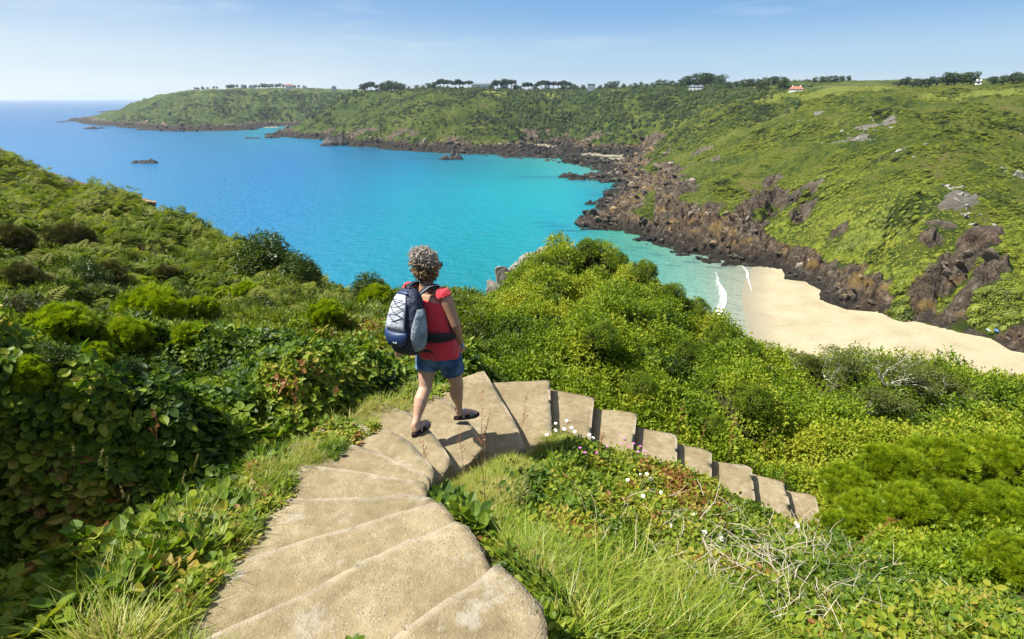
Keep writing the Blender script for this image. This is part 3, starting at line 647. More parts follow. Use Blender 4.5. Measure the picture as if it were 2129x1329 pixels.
def step_top(x, y):
    z = np.full(np.shape(x), -99.0)
    for k, p in step_polys.items(): z = np.where(poly_dist(x, y, p) < 0, np.maximum(z, lv(k)), z)
    return z
path_px = [(370,1400),(385,1300),(425,1225),(470,1175),(518,1128),(550,1070),(600,1030),(615,968),(690,948),(742,912),(775,882),(835,850),(880,838),(920,816),(1010,775),(1150,770),(1150,1000),(1000,1120),(1150,1300),(1150,1400)]
def near_ground(x, y):
    gx, gy = lgn(x, y); o = near_rbf(gx, gy); g, vh = o[..., 0], np.clip(o[..., 1], 0, 1.5)
    return g, vh
def near_canopy(x, y):
    """top of the growth: lumpy crowns over the ground"""
    g, vh = near_ground(x, y); r = np.hypot(x, y)
    sd = steps_dist(x, y)
    vh = vh * sstep(-.02, .42, sd)
    f1, e1, c1 = worley(x / 1.25 + .3 * vnoise(x, y, seed=61), y / 1.25, 62)
    f2, e2, c2 = worley(x / .48, y / .48, 63)
    f3, e3, c3 = worley(x / 4.2, y / 4.2, 64)
    lump = (.48 + .70 * c1) * (1.25 - 1.05 * f1 ** 2) + .30 * (c2 - .5) * 2 * (1 - f2) + .10 * fbm(x / .5, y / .5, seed=66, octv=2)
    big = sstep(9, 22, r) * (.9 * (1 - f3 ** 2) * c3 - .35)
    return g, g + vh * (lump + .35 * big), vh, sd
az = np.linspace(R(-62), R(62), 560); rr = np.exp(np.linspace(math.log(.3), math.log(124), 430))
A, RR = np.meshgrid(az, rr); x = RR * np.sin(A); y = RR * np.cos(A)
g, cn, vh, sd = near_canopy(x, y)
soil = np.where(sd < .25, g, cn - np.clip(.30 * vh + .02, 0, .22) - .03)
soil = np.where(sd < 0, g - .02, soil) 
cliff = sstep(10, 22, CAM_H - g - np.hypot(x, y) * .30)
soil = soil + cliff * (1.4 * ridged(x / 5, y / 5, soil / 6, seed=70) + .8 * (worley(x / 2.2, y / 2.2, 71)[2] - .5))
soil = soil + .02 * fbm(x / .12, y / .12, seed=73, octv=2) * (sd > .02)
idx = np.arange(x.size).reshape(x.shape); f = np.stack([idx[:-1, :-1], idx[:-1, 1:], idx[1:, 1:], idx[1:, :-1]], -1).reshape(-1, 4)
f = f[soil.ravel()[f].max(1) > -2]
me = np_mesh('ground', np.stack([x.ravel(), y.ravel(), soil.ravel()], 1), f)
u_, v_, d_ = project(np.stack([x.ravel(), y.ravel(), soil.ravel()], 1))
rkf = cliff.ravel().copy()
for (u, v), Y, s in [((1090,548),21,1.7),((1050,600),19.5,1.5),((60,362),60,5),((120,378),57,3),((20,350),62,6),((300,423),48.5,1.2),((478,520),38,1.2),((1030,610),18,.7)]:
    c = PY(u, v, Y); rkf = np.maximum(rkf, sstep(1.5, .6, np.hypot(x.ravel() - c[0], y.ravel() - c[1]) / s + .5 * fbm(x.ravel(), y.ravel(), seed=80)))
attr(me, 'rock', rkf)
def near_rock(x, y):
    r = np.zeros_like(x)
    for (u, v), Y, s in [((1090,548),21,1.7),((1050,600),19.5,1.5),((60,362),60,4),((120,378),57,2.6),((20,350),62,5),((478,520),38,.9)]:
        c = PY(u, v, Y); r = np.maximum(r, sstep(1.5, .6, np.hypot(x - c[0], y - c[1]) / s + .5 * fbm(x, y, seed=80)))
    return r
m = NT('earth_and_litter'); n1 = m.noise(4, 5, .65); n2 = m.noise(40, 4, .7)
soilc = m.ramp(m.math('ADD', m.math('MULTIPLY', n1, .5), m.math('MULTIPLY', n2, .5)), [(.35, (.022, .026, .009)), (.5, (.040, .044, .013)), (.65, (.080, .066, .030))])
n3 = m.noise(1.1, 6, .7)
rkc = m.ramp(m.math('ADD', m.math('MULTIPLY', n3, .6), m.math('MULTIPLY', n1, .4)), [(.35, (.06, .05, .04)), (.5, (.23, .20, .16)), (.62, (.42, .38, .31))])
col = m.mix(m.rng(m.attr('rock').outputs['Fac'], .35, .6), soilc, rkc)
EARTH = m.done(m.principled(col, .95, .1, m.bump(m.math('ADD', n2, m.math('MULTIPLY', n3, 3)), .8, .03)))
link('ground', me, mat=EARTH)['kind'] = 'structure'

# ------------------------------------------------------------------ growth: templates and scattering
class TB:                               # builds small plant templates
    def __init__(s): s.v = []; s.f = []; s.t = []
    def tri(s, pts, tint=0.0):
        n = len(s.v); s.v += [tuple(p) for p in pts]; s.t += [tint] * len(pts); s.f.append(tuple(range(n, n + len(pts))))
    def oval(s, p, d, up, L, W, tint=0, fold=.2):
        p, d, up = Vector(p), Vector(d).normalized(), Vector(up); sd = d.cross(up)
        if sd.length < 1e-4: sd = d.cross(Vector((1, 0, 0)))
        sd.normalize(); up = sd.cross(d).normalized(); n0 = len(s.v); o = lambda a, b, c: tuple(p + d * (L * a) + sd * (W * b) - up * (W * c))
        s.v += [o(0, 0, 0), o(.22, .36, 0), o(.52, .48, -.02), o(.80, .28, .04), o(1.0, 0, .16), o(.80, -.28, .04), o(.52, -.48, -.02), o(.22, -.36, 0), o(.30, 0, fold), o(.68, 0, fold)]
        s.t += [tint] * 10
        s.f += [(n0, n0+8, n0+1), (n0+1, n0+8, n0+2), (n0+2, n0+8, n0+9), (n0+2, n0+9, n0+3), (n0+3, n0+9, n0+4), (n0+4, n0+9, n0+5), (n0+5, n0+9, n0+6), (n0+6, n0+9, n0+8), (n0+6, n0+8, n0+7), (n0+7, n0+8, n0)]
    def leaf(s, p, d, up, L, W, tint=0, fold=.25, n=2):
        """an oval folded leaf from p along d"""
        p, d, up = Vector(p), Vector(d).normalized(), Vector(up); sd = d.cross(up)
        if sd.length < 1e-4: sd = d.cross(Vector((1, 0, 0)))
        sd.normalize(); up = sd.cross(d).normalized(); n0 = len(s.v)
        mid = p + d * (L * .45) - up * (W * fold); tip = p + d * L - up * (L * .12)
        s.v += [tuple(p), tuple(p + d * (L * .42) + sd * (W * .5)), tuple(tip), tuple(p + d * (L * .42) - sd * (W * .5)), tuple(mid)]
        s.t += [tint] * 5
        s.f += [(n0, n0 + 4, n0 + 1), (n0 + 4, n0 + 2, n0 + 1), (n0, n0 + 3, n0 + 4), (n0 + 4, n0 + 3, n0 + 2)]
    def blade(s, p, d, bend, L, W, tint=0, seg=3):
        p, d, bend = Vector(p), Vector(d).normalized(), Vector(bend); sd = d.cross(bend)
        sd = sd.normalized() if sd.length > 1e-4 else Vector((1, 0, 0)); n0 = len(s.v)
        for i in range(seg):
            t = i / seg; q = p + d * (L * t) + bend * (L * t * t); w = W * (1 - t * .75)
            s.v += [tuple(q - sd * w / 2), tuple(q + sd * w / 2)]; s.t += [tint] * 2
        s.v.append(tuple(p + d * L + bend * L)); s.t.append(tint)
        for i in range(seg - 1): a = n0 + 2 * i; s.f.append((a, a + 1, a + 3, a + 2))
        a = n0 + 2 * (seg - 1); s.f.append((a, a + 1, a + 2))
    def twig(s, a, b, r0, r1, tint=0):
        a, b = Vector(a), Vector(b); d = (b - a).normalized(); q = d.orthogonal().normalized(); w = d.cross(q); n0 = len(s.v)
        for p, r in ((a, r0), (b, r1)):
            for k in range(3): th = 2.094 * k; s.v.append(tuple(p + q * (r * math.cos(th)) + w * (r * math.sin(th)))); s.t.append(tint)
        for k in range(3): k2 = (k + 1) % 3; s.f.append((n0 + k, n0 + k2, n0 + 3 + k2, n0 + 3 + k))
def rv(r, zlo=-1, zhi=1):
    z = r.uniform(zlo, zhi); a = r.uniform(0, 6.283); q = math.sqrt(max(0, 1 - z * z)); return Vector((q * math.cos(a), q * math.sin(a), z))
def t_leafy(seed, n=16, size=.10, L=.045, W=.026, woody=True, up=.5):
    r = random.Random(seed); t = TB()
    for k in range(n):
        d = rv(r, -.15, 1); p = d * size * r.uniform(.35, 1.0); p.z *= 1.1
        dd = (d + rv(r) * .7).normalized(); t.leaf(p, dd, Vector((0, 0, 1)) * up + rv(r) * .5 + d * .4, L * r.uniform(.7, 1.25), W * r.uniform(.7, 1.2), r.uniform(-.12, .12))
    return t
def t_bramble(seed, n=6, size=.10, L=.062, W=.046):
    r = random.Random(seed); t = TB()
    for k in range(n):
        c = rv(r, 0, 1) * size * r.uniform(.2, 1); up = (Vector((0, 0, 1)) + rv(r) * .55).normalized(); a0 = r.uniform(0, 6.28); tint = r.uniform(-.18, .2)
        q = up.orthogonal().normalized(); w = up.cross(q); s = r.uniform(.65, 1.2)
        for j, da in enumerate((0, 1.9, -1.9) if r.random() < .7 else (0, 1.2, -1.2, 2.4, -2.4)):
            d = q * math.cos(a0 + da) + w * math.sin(a0 + da) + up * r.uniform(-.25, .15)
            t.oval(c + d * .012, d, up, L * s * (1.15 if j == 0 else .9), W * s, tint + r.uniform(-.04, .04), .18)
    return t
def t_gorse(seed, n=46, size=.06, L=.055, W=.006):
    r = random.Random(seed); t = TB()
    for k in range(n):
        d = rv(r, -.2, 1); base = Vector((0, 0, 0)) + d * size * r.uniform(.1, .55) + rv(r) * .012
        dd = (d * .8 + Vector((0, 0, .5)) + rv(r) * .5).normalized(); sd = dd.orthogonal().normalized(); Ln = L * r.uniform(.7, 1.3)
        t.tri([base - sd * W / 2, base + sd * W / 2, base + dd * Ln + Vector((0, 0, .1)) * Ln], r.uniform(-.1, .15))
    return t
def t_grass(seed, n=16, L=.26, W=.005, spread=.05, lean=.5, wind=(0, 0, 0)):
    r = random.Random(seed); t = TB()
    for k in range(n):
        a = r.uniform(0, 6.28); b = Vector((math.cos(a), math.sin(a), 0)); p = b * spread * r.random()
        d = (Vector((0, 0, 1)) + b * r.uniform(.1, lean)).normalized(); l = L * r.uniform(.5, 1.15)
        t.blade(p, d, (b * r.uniform(.1, .55) + Vector(wind) - Vector((0, 0, r.uniform(.05, .35)))), l, W * r.uniform(.7, 1.4), r.uniform(-.15, .2))
    return t
def t_dome(seed, n=70, rad=1.2, leaf=.34, flat=.6):
    r = random.Random(seed); t = TB()
    for k in range(n):
        d = rv(r, -.1, 1); p = Vector((d.x * rad, d.y * rad, d.z * rad * flat)) * r.uniform(.78, 1.05)
        up = (d + rv(r) * .55).normalized(); q = up.orthogonal().normalized(); q = (q * math.cos(k) + up.cross(q) * math.sin(k))
        t.leaf(p - q * leaf * .5, q, up, leaf * r.uniform(.7, 1.3), leaf * r.uniform(.6, 1.0), r.uniform(-.12, .12), .2)
    # woody heart
    n0 = len(t.v)
    for i in range(3):
        for k in range(8):
            th = k * .7854; ph = (.0, .55, 1.1)[i]; rr_ = rad * .72 * math.cos(ph) * r.uniform(.9, 1.08)
            t.v.append((rr_ * math.cos(th), rr_ * math.sin(th), rad * .72 * flat * math.sin(ph) - (.25 * rad if i == 0 else 0))); t.t.append(-.05)
    t.v.append((0, 0, rad * .72 * flat)); t.t.append(-.05)
    for i in range(2):
        for k in range(8): k2 = (k + 1) % 8; t.f.append((n0 + i * 8 + k, n0 + i * 8 + k2, n0 + i * 8 + 8 + k2, n0 + i * 8 + 8 + k))
    for k in range(8): t.f.append((n0 + 16 + k, n0 + 16 + (k + 1) % 8, n0 + 24))
    return t
def t_frond(seed, L=.5):
    r = random.Random(seed); t = TB()
    for b in range(3):
        a = r.uniform(0, 6.28); dirv = Vector((math.cos(a), math.sin(a), r.uniform(.35, .9))).normalized(); sd = Vector((-math.sin(a), math.cos(a), 0)); tint = r.uniform(-.1, .15); l = L * r.uniform(.7, 1.1)
        for k in range(8):
            f_ = .2 + .8 * k / 8; p = dirv * l * f_ - Vector((0, 0, .35 * l * f_ * f_)); w = l * .42 * (1.05 - f_)
            for s in (-1, 1): t.leaf(p, sd * s + dirv * .5 - Vector((0, 0, .15)), Vector((0, 0, 1)), w + .03, l * .085, tint, .1)
    return t
def t_rock(seed, sx=1.0, sy=.7, sz=.55):
    r = random.Random(seed); bm = bmesh.new(); bmesh.ops.create_icosphere(bm, subdivisions=2, radius=1)
    pl = [(rv(r), r.uniform(.45, .85)) for _ in range(9)]
    for v in bm.verts:
        for nrm, d in pl:
            k = v.co.dot(nrm)
            if k > d: v.co -= nrm * (k - d)
        v.co = Vector((v.co.x * sx, v.co.y * sy, v.co.z * sz)) * r.uniform(.97, 1.03)
    t = TB(); t.v = [tuple(v.co) for v in bm.verts]; t.f = [tuple(v.index for v in f.verts) for f in bm.faces]; t.t = [0] * len(t.v); bm.free(); return t
def scatter_group(K):
    ng_ = bpy.data.node_groups.new('scatter_%d' % K, 'GeometryNodeTree')
    ng_.interface.new_socket('Geometry', in_out='INPUT', socket_type='NodeSocketGeometry'); ng_.interface.new_socket('Geometry', in_out='OUTPUT', socket_type='NodeSocketGeometry')
    N, L = ng_.nodes, ng_.links; gi = N.new('NodeGroupInput'); go = N.new('NodeGroupOutput')
    def na(name, typ):
        n = N.new('GeometryNodeInputNamedAttribute'); n.data_type = typ; n.inputs['Name'].default_value = name
        return [o for o in n.outputs if o.enabled and o.name == 'Attribute'][0]
    tid = na('tid', 'INT')
    def sel(k):
        c = N.new('FunctionNodeCompare'); c.data_type = 'INT'; c.operation = 'EQUAL'
        ins = [i for i in c.inputs if i.enabled and i.type == 'INT']; L.new(tid, ins[0]); ins[1].default_value = k
        s = N.new('GeometryNodeSeparateGeometry'); s.domain = 'POINT'; L.new(gi.outputs[0], s.inputs[0]); L.new([o for o in c.outputs if o.enabled][0], s.inputs[1]); return s.outputs[0]
    j = N.new('GeometryNodeJoinGeometry')
    for k in reversed(range(K)):
        g2 = N.new('GeometryNodeGeometryToInstance'); L.new(sel(k), g2.inputs[0]); L.new(g2.outputs[0], j.inputs[0])
    ip = N.new('GeometryNodeInstanceOnPoints'); L.new(sel(-1), ip.inputs['Points']); L.new(j.outputs[0], ip.inputs['Instance']); ip.inputs['Pick Instance'].default_value = True
    L.new(na('pick', 'INT'), ip.inputs['Instance Index'])
    er = N.new('FunctionNodeEulerToRotation'); L.new(na('rot', 'FLOAT_VECTOR'), er.inputs[0]); L.new(er.outputs[0], ip.inputs['Rotation'])
    L.new(na('scl', 'FLOAT_VECTOR'), ip.inputs['Scale']); L.new(ip.outputs[0], go.inputs[0]); return ng_
GROUPS = {}
def scatter(name, temps, pts, rot, scl, pick, mat, label=None, tone=None, parent=None, kind='stuff'):
    """one object: templates and points in one mesh, instanced by a node group"""
    K = len(temps); P = len(pts); V = []; F3 = []; F4 = []; tid = []; tint = []; off = P
    for k, t in enumerate(temps):
        V.append(np.array(t.v)); tid += [k] * len(t.v); tint += t.t
        for f_ in t.f: (F3 if len(f_) == 3 else F4).append([i + off for i in f_])
        off += len(t.v)
    V = np.vstack([np.asarray(pts)] + V)
    me = np_mesh(name, V, [np.array(F3, dtype=np.int32).reshape(-1, 3), np.array(F4, dtype=np.int32).reshape(-1, 4)], smooth=False)
    n2 = len(V) - P
    attr(me, 'tid', np.concatenate([np.full(P, -1), tid]), 'INT'); attr(me, 'pick', np.concatenate([pick, np.zeros(n2)]).astype(int), 'INT')
    attr(me, 'rot', np.vstack([rot, np.zeros((n2, 3))]), 'FLOAT_VECTOR')
    scl = np.asarray(scl, float); scl = np.repeat(scl[:, None], 3, 1) if scl.ndim == 1 else scl
    attr(me, 'scl', np.vstack([scl, np.ones((n2, 3))]), 'FLOAT_VECTOR'); attr(me, 'tint', np.concatenate([np.zeros(P), tint]))
    attr(me, 'tone', np.concatenate([tone if tone is not None else np.zeros(P), np.zeros(n2)]))
    o = link(name, me, parent, mat); K_ = K
    if K_ not in GROUPS: GROUPS[K_] = scatter_group(K_)
    md = o.modifiers.new('scatter', 'NODES'); md.node_group = GROUPS[K_]
    if kind: o['kind'] = kind
    if label: o['label'] = label
    return o
def plant_mat(name, stops, trans=.35, rough=.5, spec=.3, tcol=(1.2, 1.25, .5)):
    m = NT(name); at = m.n('Attribute', attribute_name='tone', attribute_type='INSTANCER').outputs['Fac']
    f = m.math('ADD', m.math('ADD', m.math('MULTIPLY', m.rand(), .46), m.attr('tint').outputs['Fac']), m.math('ADD', at, .29))
    col = m.ramp(f, stops)
    p = m.principled(col, rough, spec)
    tr = m.n('BsdfTranslucent', {'Color': m.mix(1.0, col, tcol, 'MULTIPLY')}).outputs[0]
    return m.done(m.n('MixShader', {0: trans, 1: p, 2: tr}).outputs[0])
def uniform_polar(n, az0, az1, r0, r1, power=0.0):
    """random ground points, as many per unit of angle as per log distance (power 0), or thinner far away"""
    a = R(az0) + rng.random(n) * R(az1 - az0); u = rng.random(n) ; r = r0 * (r1 / r0) ** u
    return r * np.sin(a), r * np.cos(a), r
def in_px(u, v, poly): return poly_dist(u, v, poly) < 0
# ------------------------------------------------------------------ far growth
def slope_of(x, y, f, e=1.5):
    return (f(x + e, y) - f(x - e, y)) / (2 * e), (f(x, y + e) - f(x, y - e)) / (2 * e)
fh = lambda x, y: far_height(x, y)[0]
SHRUB = plant_mat('hill_shrub', [(.08, (.018, .034, .005)), (.30, (.048, .074, .007)), (.48, (.105, .132, .009)), (.68, (.150, .190, .010)), (1.0, (.21, .23, .018))], .2)
temps = [t_dome(i, 95, 1.2, .34, f_) for i, f_ in enumerate((.45, .6, .75, .5))]
x, y, r = uniform_polar(190000, 4, 50, 120, 700)
keep = rng.random(len(x)) < .72; x, y, r = x[keep], y[keep], r[keep]
h, rock, sand, bs = far_height(x, y); ok = (h > 3) & (rock < .42 - .25 * rng.random(len(x))) & (sand < .2)
patch = fbm(x / 22, y / 22, seed=90, octv=4); pale = fbm(x / 9, y / 16, seed=93, octv=3)
big = np.clip(.55 + 1.6 * patch, .25, 1.5) * sstep(75, 62, h)
lush = sstep(46, 20, h) * sstep(16, 24, np.degrees(np.arctan2(x, y)))
big = np.clip(big * (1 + .15 * lush) + .08 * lush, .25, 1.8)
ok &= (rng.random(len(x)) < .50 + .5 * sstep(-.25, .25, patch) + .3 * lush) & (h < 71 + 3 * patch)
P = np.stack([x, y, h - .15 * big], 1)[ok]; n = len(P); s = (big * (.5 + .8 * rng.random(len(x))) * (1 + .35 * sstep(250, 600, r)))[ok]
gx, gy = slope_of(P[:, 0], P[:, 1], far_rbf, 4.0)
rot = tilt_rot(-gx * .9 + rng.normal(0, .12, n), -gy * .9 + rng.normal(0, .12, n), np.ones(n), .5 + rng.normal(0, .35, n))
scl = np.stack([s * 1.45, s * .9, s * .62], 1)
tone = (.22 - .34 * patch * 1.4 + .25 * pale + .05)[ok] * 1.0
scatter('hillside_scrub', temps, P, rot, scl, rng.integers(0, 4, n), SHRUB, 'low windswept gorse and bracken covering the steep green slope above the cove', tone=tone - .10 + .22 * fbm(P[:, 0] / 5, P[:, 1] / 5, seed=94, octv=3) + .14 * sstep(45, 12, P[:, 2]) * sstep(18, 30, np.degrees(np.arctan2(P[:, 0], P[:, 1]))))
# bracken-green wood in the valley and along the shoulder behind
WOOD = plant_mat('wood_crown', [(.12, (.010, .028, .008)), (.38, (.022, .055, .010)), (.58, (.048, .090, .014)), (.85, (.085, .120, .020))], .15)
tw = [t_dome(20 + i, 110, 4.0, 1.15, f_) for i, f_ in enumerate((.7, .85, 1.0))]
x, y, r = uniform_polar(60000, -38, 26, 480, 1750); h, rock, sand, bs = far_height(x, y)
u, v, d = project(np.stack([x, y, h], 1))
wood_px = [[(1040,205),(1100,196),(1170,188),(1250,182),(1330,180),(1450,172),(1560,185),(1600,200),(1500,215),(1420,250),(1340,300),(1250,300),(1190,300),(1120,300),(1040,292),(1000,250)], [(700,190),(760,186),(850,190),(800,205),(720,215)], [(560,190),(700,190),(720,215),(660,250),(560,262),(520,245),(560,215)], [(860,180),(1230,176),(1230,196),(1050,200),(860,196)], [(735,182),(1235,182),(1235,198),(735,198)], [(440,181),(700,181),(700,194),(440,194)]]
wm = np.zeros(len(x))
for k, p in enumerate(wood_px): wm = np.maximum(wm, sstep(8, -12, poly_dist(u, v, p)) * (1, .5, .75, .8, .6, .5)[k])
nn = fbm(x / 45, y / 45, seed=95, octv=3)
ok = (h > 5) & (rock < .5) & (sand < .2) & (rng.random(len(x)) < wm * sstep(-.35, .15, nn + .25 * (wm > .9)) * .8 + .10 * sstep(.05, .3, nn))
ok &= rng.random(len(x)) < .8
P = np.stack([x, y, h + .2], 1)[ok]; n = len(P); s = (.35 + .55 * rng.random(n)) * (1 + .3 * sstep(900, 1500, r[ok]))
scatter('woodland', tw, P, np.stack([rng.normal(0, .15, n), rng.normal(0, .15, n), rng.random(n) * 6.28], 1), np.stack([s, s, s * 1.25], 1), rng.integers(0, 3, n), WOOD, 'dense green wood filling the valley behind the far beach', tone=.45 * nn[ok] + .12)
# scrub over the far headlands
x, y, r = uniform_polar(110000, -40, 24, 480, 1800); h, rock, sand, bs = far_height(x, y)
patch = fbm(x / 40, y / 40, seed=97, octv=4)
ok = (h > 6) & (rock < .35) & (h < 82) & (rng.random(len(x)) < .45 + .5 * sstep(-.2, .3, patch))
P = np.stack([x, y, h - .3], 1)[ok]; n = len(P); s = (.9 + 1.6 * rng.random(n)) * (r[ok] / 900) ** .5 * (.7 + .8 * np.clip(patch[ok] + .2, 0, 1))
scatter('headland_scrub', temps, P, np.stack([rng.normal(0, .1, n), rng.normal(0, .1, n), rng.random(n) * 6.28], 1), np.stack([s * 1.2, s * 1.2, s * .7], 1), rng.integers(0, 4, n), SHRUB, 'gorse and scrub over the distant green headlands', tone=-.20 - .4 * patch[ok] + .12 * fbm(x[ok] / 12, y[ok] / 12, seed=98))
# broken rock along the foot of the slopes
m = NT('shore_rock'); P_ = m.pos(); zz = m.n('SeparateXYZ', {0: P_}).outputs[2]; n2 = m.noise(.35, 5, .65); n3 = m.noise(1.8, 5, .7)
rk = m.ramp(m.math('ADD', m.math('MULTIPLY', n3, .55), m.math('MULTIPLY', m.rand(), .4)), [(.25, (.024, .020, .017)), (.42, (.080, .062, .046)), (.58, (.17, .135, .10)), (.75, (.31, .27, .21))])
lich = m.math('MULTIPLY', m.math('MULTIPLY', m.rng(zz, 3.8, 6.0), m.rng(zz, 17, 10)), m.rng(m.noise(.16, 4), .50, .60))
rk = m.mix(m.math('MULTIPLY', lich, .5), rk, m.mix(n3, (.20, .12, .03), (.50, .33, .08)))
rk = m.mix(m.math('MULTIPLY', m.rng(m.math('ADD', zz, m.math('MULTIPLY', n2, 6.0)), m.math('ADD', 9.0, m.rng(m.n('SeparateXYZ', {0: P_}).outputs[1], 520, 800, 0, 7)), m.math('ADD', 4.2, m.rng(m.n('SeparateXYZ', {0: P_}).outputs[1], 520, 800, 0, 6))), .93), rk, m.mix(n3, (.010, .010, .009), (.045, .038, .027)))
ROCK = m.done(m.principled(rk, .8, .25, m.bump(n3, .7, .4)))
tr = [t_rock(i, *s_) for i, s_ in enumerate([(1.6, .8, .6), (1.2, .9, .8), (2.0, .6, .45), (1.0, .8, .55), (1.4, .5, .8)])]
x, y, r = uniform_polar(60000, 2, 50, 115, 760); h, rock, sand, bs = far_height(x, y); pd = poly_dist(x, y, beach_poly)
n4 = fbm(x / 10, y / 10, seed=99)
ok = (h > .1) & (h < 22) & (rock > .5) & (sand < .1) & (pd > 1.5) & (rng.random(len(x)) < (.16 + .35 * sstep(7, 1, h)) * sstep(-.4, .2, n4))
P = np.stack([x, y, h], 1)[ok]; n = len(P); s = (.4 + 2.6 * rng.random(n) ** 2.6) * (1 + .7 * sstep(250, 600, r[ok])) * sstep(0, 8, pd[ok])**.5
scatter('shore_boulders', tr, P, np.stack([rng.normal(0, .25, n), rng.normal(.25, .25, n), .45 + rng.normal(0, .4, n)], 1), s, rng.integers(0, 5, n), ROCK, 'tumbled dark rocks and ledges along the foot of the cove slopes')
x, y, r = uniform_polar(26000, -40, 24, 600, 1750); h, rock, sand, bs = far_height(x, y)
ok = (h > -1.0) & (h < 14) & (rock > .5) & (sand < .2) & (rng.random(len(x)) < .45)
P = np.stack([x, y, h], 1)[ok]; n = len(P); s = (1.0 + 4.2 * rng.random(n) ** 2.2) * (r[ok] / 900) ** .7
scatter('headland_boulders', tr, P, np.stack([rng.normal(0, .3, n), rng.normal(0, .3, n), rng.random(n) * 6.28], 1), s, rng.integers(0, 5, n), ROCK, 'dark broken rock fringing the distant headlands')
# grey rocks showing through the scrub
x, y, r = uniform_polar(90000, 10, 50, 140, 480); h, rock, sand, bs = far_height(x, y)
w = np.zeros(len(x))
for c, s_, k in oc_w[:13]: w = np.maximum(w, k * sstep(2.6, .3, np.hypot((x - c[0]) / 1.0, (y - c[1]) / 1.3) / (s_ * 1.3)))
n5 = fbm(x / 4, y / 8, seed=101); ok = (h > 20) & (rng.random(len(x)) < w * .22 * sstep(-.2, .25, n5))
P = np.stack([x, y, h + .15], 1)[ok]; n = len(P); s = .3 + .8 * rng.random(n) ** 2
GREY = flat_mat('weathered_grey_rock', (.24, .23, .20), .9, .1, .35, 1.2)
scatter('slope_outcrops', tr, P, rng.normal(0, .5, (n, 3)), s, rng.integers(0, 5, n), GREY, 'pale grey rocks breaking through the scrub high on the slope')

# ------------------------------------------------------------------ near growth
U = lambda x, y, z: project(np.stack([x, y, z], 1))[:2]
HEDGE_C = [(.02, (.018, .040, .004)), (.28, (.060, .105, .006)), (.48, (.118, .188, .008)), (.70, (.185, .262, .012)), (1.0, (.31, .33, .026))]
HEDGE = plant_mat('hedge_leaf', HEDGE_C, .40, .5, .25)
BRAM = plant_mat('bramble_leaf', [(.02, (.020, .045, .008)), (.25, (.050, .098, .010)), (.50, (.100, .165, .012)), (.74, (.21, .26, .018)), (.93, (.30, .25, .040)), (1.0, (.22, .10, .03))], .38, .5, .22)
GORSE = plant_mat('gorse_needle', [(.05, (.075, .130, .006)), (.35, (.150, .225, .008)), (.60, (.235, .310, .010)), (.9, (.33, .38, .016))], .42, .5, .2)
BROWNG = plant_mat('old_gorse', [(.05, (.018, .026, .006)), (.35, (.042, .052, .010)), (.60, (.080, .078, .020)), (.9, (.13, .105, .035))], .2, .7, .2)
FERN = plant_mat('bracken_frond', [(.05, (.040, .072, .006)), (.35, (.085, .130, .010)), (.60, (.140, .180, .016)), (.9, (.18, .19, .035))], .42, .65, .12)
GRASS = plant_mat('grass_blade', [(.05, (.035, .075, .006)), (.35, (.090, .165, .008)), (.60, (.165, .245, .010)), (.82, (.26, .30, .020)), (1.0, (.38, .33, .10))], .40, .45, .35)
TWIG = flat_mat('pale_dead_wood', (.42, .36, .28), .85, .15, .3, 30)
BARK = flat_mat('grey_bark', (.16, .135, .10), .9, .1, .35, 25)
BROWNT = flat_mat('brown_stem', (.13, .09, .05), .85, .1, .3, 25)
def surf(x, y, jitter=1.0):
    g, c, vh, sd = near_canopy(x, y)
    dep = rng.random(len(x)) ** 1.6 * np.minimum(.38, vh * .6 + .02) * jitter
    deep = (rng.random(len(x)) < .25) * rng.random(len(x)) * vh * .9
    return g, c - dep - deep * (jitter > .5), vh, sd
def normal_tilt(x, y, k=.6):
    e = .12; c = lambda a, b: near_canopy(a, b)[1]
    gx = (c(x + e, y) - c(x - e, y)) / (2 * e); gy = (c(x, y + e) - c(x, y - e)) / (2 * e)
    return np.clip(-gx * k, -1.6, 1.6), np.clip(-gy * k, -1.6, 1.6)
def place(name, temps, N, az, r, cond, mat, label, size=1.0, tonef=None, jitter=1.0, grow=.5, tilt=.6, up=0.0, spread=.35, seedp=0, sdmin=.015):
    x, y, rr_ = uniform_polar(N, az[0], az[1], r[0], r[1])
    g, z, vh, sd = surf(x, y, jitter); u, v = U(x, y, z)
    ok = cond(x, y, z, u, v, vh, sd, rr_) & (sd > sdmin) & (near_rock(x, y) < .5) & (CAM_H - g - rr_ * .42 < 14) 
    x, y, z, rr_, u, v, vh = [q[ok] for q in (x, y, z, rr_, u, v, vh)]; n = len(x)
    tx, ty = normal_tilt(x, y, tilt)
    rot = tilt_rot(tx + rng.normal(0, spread, n), ty + rng.normal(0, spread, n), np.ones(n), rng.random(n) * 6.28)
    s = size * (.7 + .6 * rng.random(n)) * np.maximum(1, (rr_ / 6.0)) ** grow
    patch = .52 * fbm(x / 1.3, y / 1.3, seed=110 + seedp, octv=3) + .30 * fbm(x / .4, y / .4, seed=120 + seedp, octv=2)
    tone = patch + (tonef(x, y, u, v, rr_) if tonef else 0)
    return scatter(name, temps, np.stack([x, y, z + up], 1), rot, s, rng.integers(0, len(temps), n), mat, label, tone=tone)
G_left = [(640,925),(700,888),(775,855),(765,905),(705,945),(610,960),(600,1015),(545,1060),(545,1130),(480,1185),(430,1235),(510,1295),(430,1360),(120,1400),(140,1290),(250,1180),(370,1100),(450,1060),(540,1000)]
G_right = [(870,1005),(955,890),(1130,872),(1230,895),(1110,965),(1060,1050),(1080,1120),(1250,1190),(1480,1240),(1560,1360),(1210,1360),(1150,1250),(1000,1110),(900,1040)]
bank = [(860,1010),(960,890),(1020,870),(1150,880),(1480,960),(1700,1060),(1760,1130),(1900,1200),(2200,1280),(2200,1420),(1100,1420),(1130,1250),(1000,1120)]
